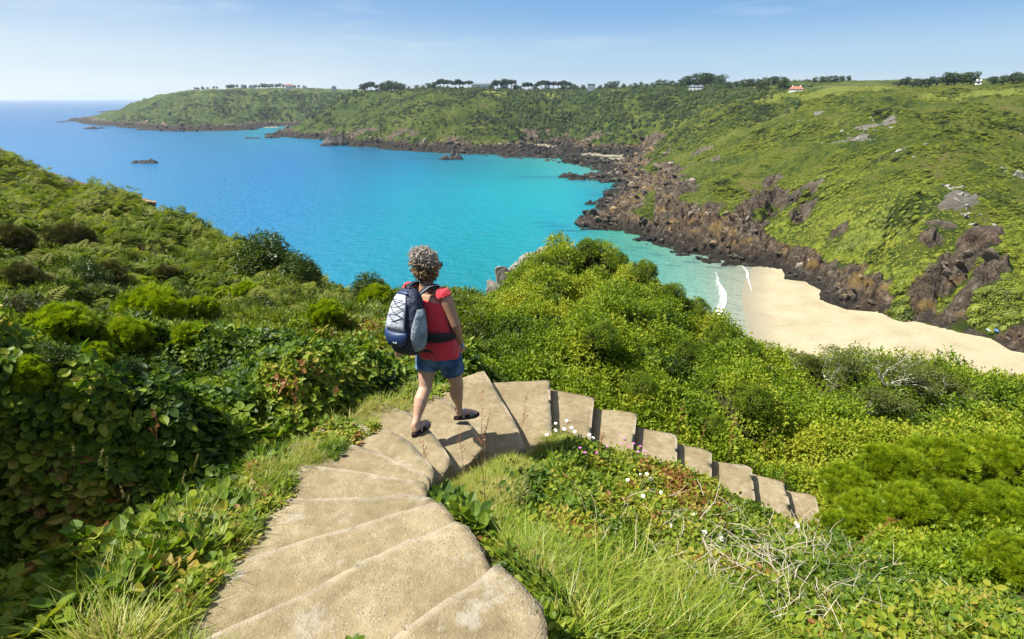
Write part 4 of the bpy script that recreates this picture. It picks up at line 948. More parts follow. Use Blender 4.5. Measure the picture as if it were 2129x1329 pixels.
def left(x, u): return (u < 960)
def is_bank(u, v): return in_px(u, v, bank)
hedge_c = lambda x, y, z, u, v, vh, sd, r: (u > 930) & ~is_bank(u, v) & (vh > .12) & (y > 3.0) & ~((u > 985) & (v > 760) & (sd < .05))
tl = [t_leafy(i, 17, .105, .042, .028) for i in range(5)]
lich_px = [(1600,770),(1650,725),(1750,715),(1900,730),(2020,790),(2060,850),(1950,880),(1800,880),(1650,830)]
lichd = lambda u, v: sstep(20, -40, poly_dist(u, v, lich_px))
place('hedge_foliage', tl, 90000, (-9, 60), (4.2, 34), lambda *a: hedge_c(*a) & (rng.random(len(a[0])) > .72 * lichd(a[3], a[4])), HEDGE, 'dense leafy blackthorn thicket on the seaward side of the steps', 1.0,
      tonef=lambda x, y, u, v, r: .08 - .10 * lichd(u, v) + .10 * sstep(9, 16, r), grow=.55)
# the thicket along the step edge hangs in loose sprays
# left side: brambles low by the path, scrub beyond, bracken on the ridge
br = [t_bramble(i, 6) for i in range(5)]
place('bramble_patch', br, 46000, (-62, 1), (2.4, 13), lambda x, y, z, u, v, vh, sd, r: (u < 985) & ~(in_px(u, v, G_left) & (rng.random(len(x)) > .45)) & ~is_bank(u, v) & (rng.random(len(x)) < sstep(13, 8, r)), BRAM,
      'glossy bramble leaves crowding the left bank above the path', 1.0, grow=.35, spread=.45, tonef=lambda x, y, u, v, r: -.08 + .20 * sstep(5, 9, r))
place('low_scrub', tl + [t_gorse(70 + i, 60, .12, .09, .010) for i in range(3)], 60000, (-62, 2), (6.5, 40), lambda x, y, z, u, v, vh, sd, r: (u < 1000) & ~is_bank(u, v) & (rng.random(len(x)) < sstep(6, 11, r) * sstep(48, 22, r)), plant_mat('scrub_leaf',
      [(.02, (.050, .042, .016)), (.22, (.050, .075, .012)), (.42, (.080, .125, .012)), (.62, (.125, .175, .014)), (.85, (.195, .225, .025))], .3, .5, .35), 'mixed low scrub covering the slope left of the walker', 1.15, grow=.6, tonef=lambda x, y, u, v, r: .05 - .2 * sstep(-.05, .3, fbm(x / 3, y / 3, seed=131)), seedp=5)
place('bracken', [t_frond(i) for i in range(5)], 42000, (-58, 3), (15, 100), lambda x, y, z, u, v, vh, sd, r: (u < 1000) & (rng.random(len(x)) < sstep(13, 26, r) * .9) & (vh > .12), FERN, 'pale green bracken over the ridge that drops to the sea', .9, grow=.30, tilt=.35, up=.05, tonef=lambda x, y, u, v, r: .08 + 0 * x, seedp=9)
gl = [t_grass(i, 14, .17, .0055, .05, 1.0) for i in range(5)]
place('grass_verge', gl, 13000, (-62, -4), (1.3, 6.2), lambda x, y, z, u, v, vh, sd, r: in_px(u, v, G_left) & (rng.random(len(x)) < .8 * sstep(-.30, .05, fbm(x / .35, y / .35, seed=171, octv=2))), GRASS, 'long green grass growing along the left edge of the steps', 1.0, jitter=.1, grow=0, tilt=0, spread=.15, up=-.03, sdmin=-.10, tonef=lambda x, y, u, v, r: .16 + .14 * sstep(.5, .1, steps_dist(x, y)))
gr = [t_grass(30 + i, 18, .10, .0038, .05, 1.1, (.15, -.05, 0)) for i in range(5)]
def edge_growth(name, temps, N, mat, label, size, keep):
    x, y, r = uniform_polar(N, -40, -3, 1.3, 6.4); st = step_top(x, y); sd = steps_dist(x, y)
    u, v = U(x, y, np.where(st > 0, st, near_ground(x, y)[0])); pd = poly_dist(u, v, path_px) + 20 * fbm(x / .22, y / .22, seed=161, octv=3)
    ok = (st > 0) & (pd > -9 * rng.random(len(x)) ** 2) & (u < 960) & (rng.random(len(x)) < keep * sstep(-.25, .1, (1 if 'grass' in name else -1) * fbm(x / .35, y / .35, seed=171, octv=2))); x, y, st = x[ok], y[ok], st[ok]; n = len(x)
    scatter(name, temps, np.stack([x, y, st - .01], 1), np.stack([rng.normal(0, .2, n), rng.normal(0, .2, n), rng.random(n) * 6.28], 1), size * (.6 + .6 * rng.random(n)), rng.integers(0, len(temps), n), mat, label, tone=.14 + .3 * fbm(x / .3, y / .3, seed=160, octv=2))
edge_growth('edge_grass', gl, 26000, GRASS, 'tufts of grass sprawling over the outer ends of the treads', .62, .8)
edge_growth('edge_brambles', [t_bramble(90 + i, 5, .07, .045, .032) for i in range(4)], 12000, BRAM, 'small bramble leaves creeping over the outer ends of the treads', .9, .6)
place('fine_grass', gr, 30000, (-14, 22), (1.3, 5.2), lambda x, y, z, u, v, vh, sd, r: in_px(u, v, G_right) & (u < 1180), GRASS, 'fine yellow green grass spilling over the inside edge of the steps', .9, jitter=.1, grow=0, tilt=0, spread=.2, up=-.02, sdmin=-.08, tonef=lambda x, y, u, v, r: .20 + .18 * fbm(x / .2, y / .2, seed=150), seedp=3)
gb = [t_grass(40 + i, 12, .26, .0055, .06, .9, (.5, -.1, -.2)) for i in range(4)]
place('long_grass', gb, 3600, (-8, 30), (1.2, 2.6), lambda x, y, z, u, v, vh, sd, r: in_px(u, v, G_right) & (u > 1100) & (v > 1150) & (rng.random(len(x)) < .5), GRASS, 'long arching grass at the lower right of the path', .9, jitter=.1, grow=0, tilt=0, spread=.15, up=-.02, tonef=lambda x, y, u, v, r: .16 + 0 * x)
place('bank_brambles', [t_bramble(60 + i, 6, .07, .042, .030) for i in range(5)], 26000, (-6, 60), (1.3, 5.6), lambda x, y, z, u, v, vh, sd, r: is_bank(u, v) & ~(in_px(u, v, G_right) & (rng.random(len(x)) > .10 + .45 * ((u > 1120) & (v > 1150)))), BRAM, 'small bramble and herb leaves matted over the bank inside the bend', .95, grow=.3, spread=.45,
      tonef=lambda x, y, u, v, r: .22 + .10 * fbm(x / .15, y / .15, seed=140), seedp=2)
place('bank_grass', gl, 2600, (4, 58), (1.3, 5.4), lambda x, y, z, u, v, vh, sd, r: is_bank(u, v) & (rng.random(len(x)) < .5), GRASS, 'thin grass threaded through the brambles of the bank', .7, jitter=.1, grow=0, tilt=0, spread=.3, up=0, tonef=lambda x, y, u, v, r: .15 + 0 * x)
# ------------------------------------------------------------------ rocks standing in the sea
def sea_rock(u, v, wpx, hpx, seed, label, aspect=.6, lumps=3, pale=False, sharp=1.0):
    c = PZ(u, v, 0); t = np.hypot(c[1] * CP + CAM_H * SP, 0); w = wpx * t / FPX; h = hpx * t / FPX
    r = random.Random(seed); bm = bmesh.new()
    for i in range(lumps):
        m4 = Matrix.Translation((w * (-.5 + (i + .5) / lumps) * .9 if lumps > 1 else 0, r.uniform(-.1, .1) * w, 0))
        k = (1.0 if i == seed % lumps else r.uniform(.5, .85)); ww = w / lumps * .85 * r.uniform(.9, 1.2)
        res = bmesh.ops.create_icosphere(bm, subdivisions=4, radius=1, matrix=Matrix.Identity(4)); vsn = res['verts']
        co = np.array([v_.co for v_ in vsn]); n_ = ridged(co[:, 0] * 1.6 + seed, co[:, 1] * 1.6, co[:, 2] * 1.3 + i, seed=seed + i, octv=4)
        n2_ = worley(co[:, 0] * 2.2 + seed + 9, co[:, 1] * 2.2 + co[:, 2] * 1.7, seed + i)[2]
        for v_, a, b in zip(vsn, n_, n2_):
            q = v_.co * (1 + .22 * a + .28 * (b - .5)); z_ = max(q.z, -.3)
            tp = (1 - max(0, z_) * .62 * sharp)
            v_.co = m4 @ Vector((q.x * ww * tp, q.y * w * aspect * .5 * tp, z_ * h * k * 1.0))
    me = bpy.data.meshes.new('sea_rock'); bm.to_mesh(me); bm.free(); me.polygons.foreach_set('use_smooth', [False] * len(me.polygons))
    o = link('sea_rock', me, mat=SEAROCK, loc=(c[0], c[1], -.1)); tag(o, label, 'rock', 'rocks standing in the sea'); return o
m = NT('wave_washed_rock'); P_ = m.pos(); zz = m.n('SeparateXYZ', {0: P_}).outputs[2]; n3 = m.noise(.9, 5, .7)
rk = m.ramp(n3, [(.35, (.03, .026, .022)), (.55, (.10, .085, .065)), (.68, (.26, .23, .19))])
rk = m.mix(m.rng(m.math('ADD', zz, m.math('MULTIPLY', n3, 2)), 6.5, 2.5), rk, (.018, .016, .014))
SEAROCK = m.done(m.principled(rk, .8, .25, m.bump(n3, .8, .5)))
sea_rock(301, 339, 48, 8, 3, 'low black rock of three humps alone in the open bay', .35, 4)
sea_rock(690, 303, 26, 22, 5, 'pointed dark sea stack, the left one of the pair off the headland', .8, 1, sharp=1.25)
sea_rock(712, 303, 15, 25, 6, 'narrow upright sea stack right beside the pointed one', .9, 1, sharp=1.1)
sea_rock(938, 332, 42, 12, 8, 'dark islet with a pale crag on top in the turquoise bay', .45, 3)
sea_rock(944, 329, 9, 21, 9, 'pale crag rising from the top of the dark islet', .8, 1)
sea_rock(1227, 425, 13, 7, 10, 'small dark rock just off the near rocky point', .7, 1, sharp=.5)
sea_rock(190, 268, 22, 5, 11, 'dark rock nearest the tip of the distant headland', .5, 2)
sea_rock(213, 267, 14, 3, 12, 'tiny low rock right of the one off the headland tip', .5, 2)
sea_rock(130, 254, 24, 2.2, 13, 'flat reef farthest out beyond the headland tip', .3, 3)
sea_rock(305, 271, 40, 3.5, 14, 'long low reef below the distant headland', .25, 4)
sea_rock(349, 273, 20, 4, 15, 'short dark reef beside the foot of the distant headland', .4, 3)
sea_rock(526, 288, 32, 3.5, 16, 'low line of rocks before the inlet, farther left', .25, 4)
sea_rock(566, 287, 28, 7, 17, 'low humped rocks before the inlet, beside the rocky spit', .35, 4)
sea_rock(1420, 531, 26, 6, 18, 'long weed covered rock awash beside the sandy shallows', .35, 3, sharp=.4)
sea_rock(1185, 369, 38, 11, 19, 'dark hump at the seaward end of the rock ledge', .4, 3, sharp=.6)
sea_rock(1218, 478, 20, 3.5, 21, 'thin reef barely above water below the near rocky point', .3, 3, sharp=.4)
sea_rock(1335, 500, 36, 9, 22, 'low weedy ledge reaching into the green shallows', .35, 3, sharp=.5)

def brow(u, Y, lo=.8, hi=1.15):
    """the ground point nearest to Y that stands on the skyline in that direction"""
    az_ = math.atan2(*PY(u, 188, Y)[:2]); Ys = np.linspace(Y * lo, Y * hi, 60); xs_ = Ys * math.tan(az_); h = far_height(xs_, Ys)[0]
    k = int(np.argmax((h - CAM_H) / Ys)); return np.array((xs_[k], Ys[k], h[k]))
# ------------------------------------------------------------------ trees along the skyline
def tree_meshes(seed, kind):
    r = random.Random(seed); t = TB(); tr = MB()
    if kind == 'pine':                      # bare trunk under a flat wind-trimmed crown, unit height 10
        lean = r.uniform(-.8, .8); tube(tr, [(0, 0, -1), (lean * .4, 0, 3), (lean, .2, 6.5), (lean * 1.3, 0, 8.5)], [.35, .28, .2, .1], 5)
        for k in range(4):
            a = r.uniform(0, 6.28); tube(tr, [(lean * .9, 0, 5.6 + .4 * k), (lean + 2.2 * math.cos(a), 2.2 * math.sin(a), 7.6 + .2 * k)], [.13, .05], 4)
        cents = [(lean + r.uniform(-2.4, 2.4), r.uniform(-2, 2), 7.2 + r.uniform(-1.6, 1.4), r.uniform(1.5, 2.6), .72) for _ in range(9)]; n = 60; L = 1.05
    elif kind == 'wind':                    # crown combed over to one side
        tube(tr, [(0, 0, -1), (.3, 0, 2), (1.2, 0, 4.5), (2.4, 0, 6.5)], [.5, .4, .28, .1], 5); tube(tr, [(.5, 0, 2.4), (-1.2, .4, 5)], [.22, .08], 4)
        cents = [(r.uniform(-2.5, 3.5), r.uniform(-2, 2), 4.2 + r.uniform(-1.4, 1.5) + .0, r.uniform(1.4, 2.3), .75) for _ in range(10)]; cents = [(a, b, c + .45 * a - .8, d, e) for a, b, c, d, e in cents]; n = 60; L = .85
    else:
        tube(tr, [(0, 0, -1), (.1, 0, 2.5), (-.1, .1, 5), (0, 0, 8)], [.45, .36, .25, .08], 5)
        for k in range(3):
            a = r.uniform(0, 6.28); tube(tr, [(0, 0, 2.5 + .7 * k), (2.2 * math.cos(a), 2.2 * math.sin(a), 5.5)], [.16, .05], 4)
        cents = [(r.uniform(-2.6, 2.6), r.uniform(-2.2, 2.2), 4.6 + r.uniform(-3.0, 3.0), r.uniform(1.6, 2.7), .85) for _ in range(11)]; n = 60; L = 1.0
    for cx, cy, cz, rad, fl in cents:
        for k in range(n):
            d = rv(r, -.6, 1); p = Vector((cx, cy, cz)) + Vector((d.x, d.y, d.z * fl)) * rad * r.uniform(.6, 1.05)
            up = (d + rv(r) * .7).normalized(); q = up.orthogonal().normalized(); t.leaf(p, q * math.cos(k) + up.cross(q) * math.sin(k), up, L * r.uniform(.7, 1.2), L * .7, r.uniform(-.12, .12), .2)
    cm = np_mesh('crown', np.array(t.v), np.array(t.f, dtype=np.int32), smooth=False); attr(cm, 'tint', t.t)
    return cm, tr.mesh('trunk')
PINE = plant_mat('pine_crown', [(.1, (.010, .022, .010)), (.5, (.024, .044, .016)), (.9, (.045, .070, .022))], .1)
BROAD = plant_mat('broadleaf_crown', [(.1, (.016, .036, .010)), (.5, (.042, .075, .014)), (.9, (.080, .110, .022))], .15)
DARKB = plant_mat('trunk_bark', [(0, (.05, .04, .03)), (1, (.09, .075, .055))], 0)
TREES = {(k, i): tree_meshes(200 + i * 7 + len(k), k) for k in ('pine', 'wind', 'broad') for i in range(3)}
ORD = 'first second third fourth fifth sixth seventh eighth ninth tenth eleventh twelfth thirteenth fourteenth fifteenth sixteenth seventeenth eighteenth nineteenth twentieth'.split()
def tree_row(items, kind, phrase, group, Y, name='tree', h=(9, 13)):
    for i, it in enumerate(sorted(items)):
        u = it[0]; hh = it[1]; Yt = it[2] if len(it) > 2 else Y
        p = brow(u, Yt); z = float(p[2])
        r = random.Random(int(u * 7)); cm, tm = TREES[(kind, r.randrange(3))]
        e = empty(name, (p[0], p[1], z - .3), r.uniform(0, 6.28) if kind != 'wind' else r.uniform(-.3, .3)); s = hh / 10.0 * r.uniform(.9, 1.25); e.scale = (s * r.uniform(1.1, 1.5), s * r.uniform(1.1, 1.5), s * .92)
        link('crown', cm, e, PINE if kind != 'broad' else BROAD) if not cm.materials else link('crown', cm, e)
        link('trunk', tm, e, DARKB) if not tm.materials else link('trunk', tm, e)
        tag(e, phrase.format(ORD[i]) if len(items) > 1 else phrase, 'tree', group)
tree_row([(406,7),(412,7),(422,9),(433,6),(446,8),(452,7)], 'broad', '{} tree from the left where the distant headland skyline begins', 'trees on the distant headland', 1690)
tree_row([(474,10),(480,13),(486,12),(494,9),(511,8),(521,7)], 'broad', '{} tree from the left around the white cottages on the distant headland', 'trees on the distant headland', 1690)
tree_row([(532,9),(540,11),(547,14),(553,13),(561,12),(568,11),(576,13),(583,12),(591,10),(603,9),(613,10),(622,9),(632,8)], 'broad', '{} tree from the left in the dark belt beside the pink roofed house', 'trees on the distant headland', 1700)
tree_row([(752,13),(758,17),(764,18),(771,16),(781,11,1130)], 'pine', '{} tree from the left in the dark clump where the middle headland begins', 'trees on the middle headland', 1085, 'pine_tree')
tree_row([(792,14),(799,16),(806,15),(814,17),(822,15),(830,13),(838,12),(880,7)], 'broad', '{} tree from the left in the rounded belt on the middle headland', 'trees on the middle headland', 1120)
tree_row([(909,13),(916,14),(923,13),(931,17),(940,12),(948,14),(956,15),(963,13),(975,14)], 'pine', '{} umbrella pine from the left in the row before the long white house', 'umbrella pines', 1120, 'pine_tree')
tree_row([(1026,16),(1034,17),(1042,16),(1055,18),(1063,17)], 'pine', '{} umbrella pine in the clump right of the long white house', 'umbrella pines', 1120, 'pine_tree')
tree_row([(1091,16),(1098,17),(1105,16),(1117,16),(1125,17),(1133,18),(1142,17),(1150,16),(1160,15),(1168,17),(1178,17)], 'pine', '{} umbrella pine from the left in the long row above the wood', 'umbrella pines', 1140, 'pine_tree')
tree_row([(1200,10),(1212,12),(1248,10),(1260,12),(1270,14),(1280,13),(1296,10),(1310,10)], 'broad', '{} tree from the left in the row around the grey tower block', 'trees above the wood', 1130)
tree_row([(1392,11),(1402,12),(1416,14),(1428,15),(1450,19),(1462,20),(1474,18),(1488,15),(1500,14)], 'broad', '{} tree from the left in the tall clump round the white villa', 'trees round the villa', 850)
tree_row([(1514,11),(1530,11),(1544,12),(1558,12),(1572,10),(1590,12),(1606,11),(1622,11),(1690,9),(1704,10),(1718,10),(1732,9),(1746,8),(1760,8)], 'broad', '{} tree from the left in the hedge line beyond the red roofed house', 'trees in the hedge line', 720)
tree_row([(1012,9),(1022,9),(1048,10),(1072,10),(1080,9),(1112,10),(1138,10),(1172,11),(1186,12),(1192,11)], 'broad', '{} low round tree from the left, filling in beneath the umbrella pines', 'low trees under the pines', 1150)
tree_row([(1320,11),(1332,12),(1344,10),(1356,12),(1368,13),(1380,12)], 'broad', '{} tree from the left in the belt between the tower block and the villa', 'trees left of the villa', 960)
tree_row([(644,8),(660,7),(712,9),(724,8),(738,9),(850,7),(866,8),(892,9),(902,10)], 'broad', '{} small tree from the left, strung out along the middle headland hedge', 'hedge on the middle headland', 1180)
tree_row([(1582,14,600),(1627,13,600)], 'broad', '{} dark round tree standing forward near the red roofed house', 'dark trees by the red roof', 600)
tree_row([(1868,8),(1880,9.5),(1896,9),(1912,8.5),(1930,8.5),(1944,8)], 'wind', '{} windblown dark tree from the left on the right hand hilltop', 'windblown trees', 440, 'pine_tree')
tree_row([(1966,9.5),(1980,10.5),(1998,11),(2014,10)], 'broad', '{} tree from the left in the big dark clump on the right hand hilltop', 'dark hilltop trees', 430)
tree_row([(2060,6),(2080,6.5),(2100,7.5),(2116,8),(2132,8)], 'broad', '{} low tree from the left in the hedge at the right end of the skyline', 'hedge at the right skyline', 520)

# ------------------------------------------------------------------ houses
WHITE = flat_mat('white_render', (.78, .77, .73), .8, .2, .05, .5); GREYW = flat_mat('grey_render', (.50, .53, .56), .8, .2, .05, .5)
SLATE = flat_mat('slate_roof', (.13, .14, .16), .7, .3, .15, 1); REDT = flat_mat('red_tile_roof', (.30, .12, .08), .8, .2, .15, 1); GLASS = flat_mat('window_glass', (.05, .07, .10), .15, .6, .1, 1)
def house(u, v, Y, w, d, h, roof_h, wallm, roofm, label, nwin=5, floors=1, rz=0, z=None):
    p = brow(u, Y, .92, 1.06) if z is None else PY(u, v, Y); z0 = float(p[2]) - .3 if z is None else p[2] + z
    e = empty('house', (p[0], p[1], z0), math.atan2(-p[0], p[1]) + rz); tag(e, label, 'house', 'houses on the cliff tops')
    b = MB(); box(b, (0, 0, h / 2 - 1.5), (w, d, h + 3)); wl = b.build('wall', wallm, e, False)
    b = MB(); o = .5
    if roof_h > 0.5:
        b.add([(-w/2-o, -d/2-o, h), (w/2+o, -d/2-o, h), (w/2+o, d/2+o, h), (-w/2-o, d/2+o, h), (-w/2+d*.25, 0, h+roof_h), (w/2-d*.25, 0, h+roof_h)], [(0,1,5,4),(1,2,5),(2,3,4,5),(3,0,4),(3,2,1,0)])
    else: box(b, (0, 0, h + .2), (w + .8, d + .8, .4))
    rf = b.build('roof', roofm, e, False)
    if roof_h > .5:
        for s in (-1, 1):
            b = MB(); box(b, (s * w * .28, 0, h + roof_h * .9), (1.1, 1.1, 2.2)); b.build('chimney', wallm, rf, False)
    for fl in range(floors):
        for i in range(nwin):
            x_ = -w / 2 + w * (i + .5) / nwin; z_ = (fl + .55) * h / floors
            b = MB(); box(b, (x_, -d / 2 - .04, z_), (w / nwin * .38, .16, h / floors * .42)); b.build('window', GLASS, e, False)
    return e
house(1001, 187, 1100, 34, 10, 6.5, 2.2, WHITE, SLATE, 'long low white house with many windows among the umbrella pines', 9, 2)
house(603, 186, 1660, 22, 10, 7, 4, WHITE, REDT, 'white house with a pinkish red roof on the distant headland', 5, 2)
house(508, 184, 1650, 15, 9, 6, 2.5, WHITE, SLATE, 'white cottage left of the dark tree belt on the distant headland', 3)
house(527, 184, 1650, 10, 8, 6, 3, WHITE, SLATE, 'smaller white cottage close to the dark tree belt on the distant headland', 2)
house(634, 188, 1660, 12, 8, 6, 3, WHITE, SLATE, 'white cottage right of the pink roofed house', 3)
house(695, 188, 1680, 13, 9, 8, 3, GREYW, SLATE, 'pale grey house alone on the skyline between the headlands', 3, 2)
house(1229, 188, 1080, 14, 12, 13, 0, GREYW, SLATE, 'grey flat roofed tower block rising over the wood', 4, 4)
house(1447, 191, 790, 19, 9, 5.6, 1.6, WHITE, SLATE, 'white villa beneath the tall clump of trees', 4, 2)
house(1655, 192, 560, 12, 8, 1.6, 2.4, WHITE, REDT, 'bungalow with a wide red tiled roof beyond the field', 4)
house(2030, 181, 500, 4, 3, 2.2, .8, WHITE, SLATE, 'small pale hut just right of the big dark hilltop trees', 1)
house(1188, 274, 880, 11, 7, 4.5, 2, WHITE, SLATE, 'white beach hut low in the wooded valley', 3, z=-1)
house(1204, 246, 980, 10, 8, 6, 3, WHITE, SLATE, 'white house half hidden higher up the wooded valley', 2, z=-1)

# ------------------------------------------------------------------ surf, people and towels on the beach
FOAM = flat_mat('sea_foam', (.80, .82, .80), .6, .3, .04, 3)
def foam(outline, seed, label, z=.10, step=.3):
    P_ = refine([PZ(u, v, 0)[:2] for u, v in outline], step, .16, seed)
    bm = bmesh.new(); c = np.mean(P_, 0)
    bm.faces.new([bm.verts.new((p[0], p[1], z)) for p in P_]); bmesh.ops.triangulate(bm, faces=bm.faces[:])
    for e_ in bmesh.ops.extrude_face_region(bm, geom=bm.faces[:])['geom']:
        if isinstance(e_, bmesh.types.BMVert): e_.co.z += .12
    me = bpy.data.meshes.new('wave_foam'); bm.to_mesh(me); bm.free(); o = link('wave_foam', me, mat=FOAM); tag(o, label, kind='stuff'); return o
m = NT('lace_foam'); nf = m.noise(.9, 6, .75); fm = m.attr('edge').outputs['Fac']
al = m.rng(m.math('ADD', m.math('MULTIPLY', nf, 1.3), fm), 1.02, 1.16)
LACE = m.done(m.n('MixShader', {0: al, 1: m.n('BsdfTransparent').outputs[0], 2: m.principled((.74, .77, .75), .6, .3)}).outputs[0])
def surf_line(pts, seed, label, lead, trail, z=.12):
    """a breaking line: dense at the leading edge, thinning to lace behind it (towards the sea)"""
    P_ = [PZ(u, v, 0)[:2] for u, v in curve(pts, 10)]; vs_, ed = [], []; K = 9
    for i, p in enumerate(P_):
        t = P_[min(i + 1, len(P_) - 1)] - P_[max(i - 1, 0)]; t /= np.linalg.norm(t); nn = np.array((t[1], -t[0]));
        if nn @ wl_n < 0: nn = -nn
        f_ = math.sin(math.pi * i / (len(P_) - 1)) ** .6
        for k in range(K):
            q = k / (K - 1); off = lead * f_ - q * (lead + trail) * f_ + .18 * float(vnoise(np.array([i * .35]), np.array([k * .5 + seed]))[0])
            vs_.append((p[0] + nn[0] * off, p[1] + nn[1] * off, z + .16 * math.sin(math.pi * min(1, (q + .08) * 2.6)) * (q < .4))); ed.append((.68 - .80 * q ** .8) * (.35 + .65 * f_))
    n_ = len(P_); fs = np.array([(i * K + k, i * K + k + 1, (i + 1) * K + k + 1, (i + 1) * K + k) for i in range(n_ - 1) for k in range(K - 1)])
    me = np_mesh('wave_foam', np.array(vs_), fs); attr(me, 'edge', ed); o = link('wave_foam', me, mat=LACE); tag(o, label, kind='stuff')
surf_line([(1484,560),(1489,575),(1494,592),(1502,604),(1506,618),(1503,636),(1497,650),(1488,668),(1480,690),(1470,712)], 1, 'white surf breaking in a curve onto the sand', .8, 6.5)
surf_line([(1532,549),(1545,556),(1552,566),(1555,580),(1559,596),(1562,612)], 2, 'thin lacy edge of the last wave at the head of the beach', .4, 2.0, .06)
# ------------------------------------------------------------------ bushes, flowers and stems near the path
nsurf = lambda x, y: near_canopy(x, y)[1]
def near_at(u, v):
    for dv in range(0, 80, 5):
        p = seen_at(u, v + dv, nsurf, 1.0, 110)
        if math.hypot(p[0], p[1]) > 1.05 and p[2] > 45: return p
    return p
def ground_z(x, y): return float(near_ground(np.array([x]), np.array([y]))[0][0])
def unit_bush(seed, tufts, mat, n, rad=.40, flat=.8, lobes=5, scale=1.0, depth=.35, cmat=None):
    """foliage of tufts over a few lobes, on forked woody stems; rooted at the origin"""
    r = np.random.default_rng(seed); rr_ = random.Random(seed); L = []
    for i in range(lobes):
        a = i * 6.283 / lobes + rr_.uniform(-.4, .4); q = rad * rr_.uniform(.30, .55) * (0 if i == 0 else 1)
        L.append((q * math.cos(a), q * math.sin(a), rad * flat * (rr_.uniform(.55, .8) if i else .95), rad * rr_.uniform(.42, .62)))
    P, Rt = [], []
    for k in range(n):
        lx_, ly_, lz_, lr = L[k % lobes]; d = rv(rr_, -.55, 1); s = 1 - depth * rr_.random() ** 2
        p = Vector((lx_, ly_, lz_)) + d * lr * s
        if any((p - Vector(l[:3])).length < l[3] * .72 for l in L): continue
        P.append(tuple(p)); q = Vector((0, 0, 1)).rotation_difference((d + rv(rr_) * .35 + Vector((0, 0, .25))).normalized()) @ Quaternion((0, 0, 1), rr_.uniform(0, 6.28)); Rt.append(tuple(q.to_euler()))
    P = np.array(P); Rt = np.array(Rt); m_ = len(P)
    fo = scatter('foliage', tufts, P, Rt, scale * (.8 + .5 * r.random(m_)), r.integers(0, len(tufts), m_), mat, kind='stuff', tone=.30 * (fbm(P[:, 0] * 5, P[:, 1] * 5, P[:, 2] * 5, seed=seed)) )
    st = MB()
    for l in L:
        b = Vector((rr_.uniform(-.04, .04), rr_.uniform(-.04, .04), -.15)); m1 = Vector(l[:3]) * .5 + rv(rr_) * .04; c_ = Vector(l[:3])
        tube(st, [b, m1, c_], [.018, .013, .007], 5)
        for j in range(4): d = rv(rr_, -.1, 1); tube(st, [c_ - d * .05, c_ + d * l[3] * .6, c_ + d * l[3] * .9 + rv(rr_) * .03], [.007, .005, .002], 4)
    sm = st.mesh('stem'); so = link('stem', sm, mat=BROWNT)
    core = MB()                                     # filler cards in the heart; green in gorse, added to lighten dark gaps
    for l in L:
        for k in range(26):
            d = rv(rr_, -.8, 1); p = Vector(l[:3]) + d * l[3] * rr_.uniform(.2, .72); e_ = p + (d + rv(rr_) * .8).normalized() * .09; w = d.orthogonal().normalized() * .035
            core.add([tuple(p - w), tuple(p + w), tuple(e_ + w * .6), tuple(e_ - w * .6)], [(0, 1, 2, 3)])
    co_ = link('core_growth', core.mesh('core_growth', False), mat=cmat or BROWNG); co_['kind'] = 'stuff'
    return fo, so, co_
tg = [t_gorse(400 + i, 60, .055, .048, .0095) for i in range(4)]
tgb = [t_gorse(410 + i, 40, .06, .055, .0065) for i in range(3)]
PROTO = {}
def bush(kind, u, v, halfw, label, group, squash=1.0):
    p = near_at(u, v); g_ = ground_z(p[0], p[1]); d_ = project(p)[2]; w = max(.16, halfw * 1.22 * float(d_) / FPX)
    if kind not in PROTO:
        spec = {'gorse': (tg, GORSE, 900, .40, .85, 6, 1.0), 'gorse_b': (tg, GORSE, 1000, .40, .85, 7, 1.0), 'old': (tgb, BROWNG, 520, .40, .9, 5, 1.05), 'dark': (tl, DARKLEAF, 620, .40, .9, 6, .72), 'mound': (tg, GORSE, 1200, .45, .7, 8, .95)}[kind]
        PROTO[kind] = (unit_bush(500 + len(PROTO) * 13, spec[0], spec[1], spec[2], spec[3], spec[4], spec[5], spec[6], cmat=GORSE if spec[1] is GORSE else (DARKLEAF if spec[1] is DARKLEAF else None)), spec[3])
        parts, rad = PROTO[kind]; first = True
    else: parts, rad = PROTO[kind]; first = False
    s = w / (rad * 1.28)
    e = empty('gorse_bush' if kind != 'dark' else 'evergreen_bush', (p[0], p[1], p[2] - rad * .12 * s), random.Random(int(u * 3 + v)).uniform(0, 6.28)); e.scale = (s, s, s * squash)
    for o in parts:
        q = o if first else o.copy()
        if not first: C.objects.link(q)
        q.parent = e
    tag(e, label, 'bush', group); return e
DARKLEAF = plant_mat('dark_evergreen_leaf', [(.05, (.015, .034, .005)), (.35, (.035, .068, .007)), (.60, (.065, .110, .010)), (.9, (.13, .17, .018))], .25, .4, .4)
gg = 'gorse bushes on the left slope'
for k, u, v, w, lab in [('gorse',135,705,62,'round bright green gorse bush at the left edge of the slope'), ('gorse_b',322,672,66,'largest bright green gorse bush, domed, left of the walker'),
      ('gorse',268,722,54,'bright gorse bush tucked under the front of the largest one'), ('gorse_b',395,712,34,'small gorse bush on the right shoulder of the largest one'),
      ('gorse',62,800,52,'gorse bush standing in the shade at the lower left edge'), ('gorse_b',205,760,40,'gorse bush in the hollow between the two bright domes'), ('gorse',682,668,38,'bushy round gorse standing alone nearest the rucksack'),
      ('gorse',515,618,28,'small gorse bush below the big dark evergreen bush'), ('gorse_b',468,632,30,'gorse bush left of the small one below the evergreen'), ('gorse',783,634,36,'bright gorse mound just behind the rucksack'),
      ('gorse_b',420,655,34,'gorse bush between the largest dome and the slope'), ('gorse',300,610,30,'gorse bush uphill of the largest bright dome')]:
    bush(k, u, v, w, lab, gg)
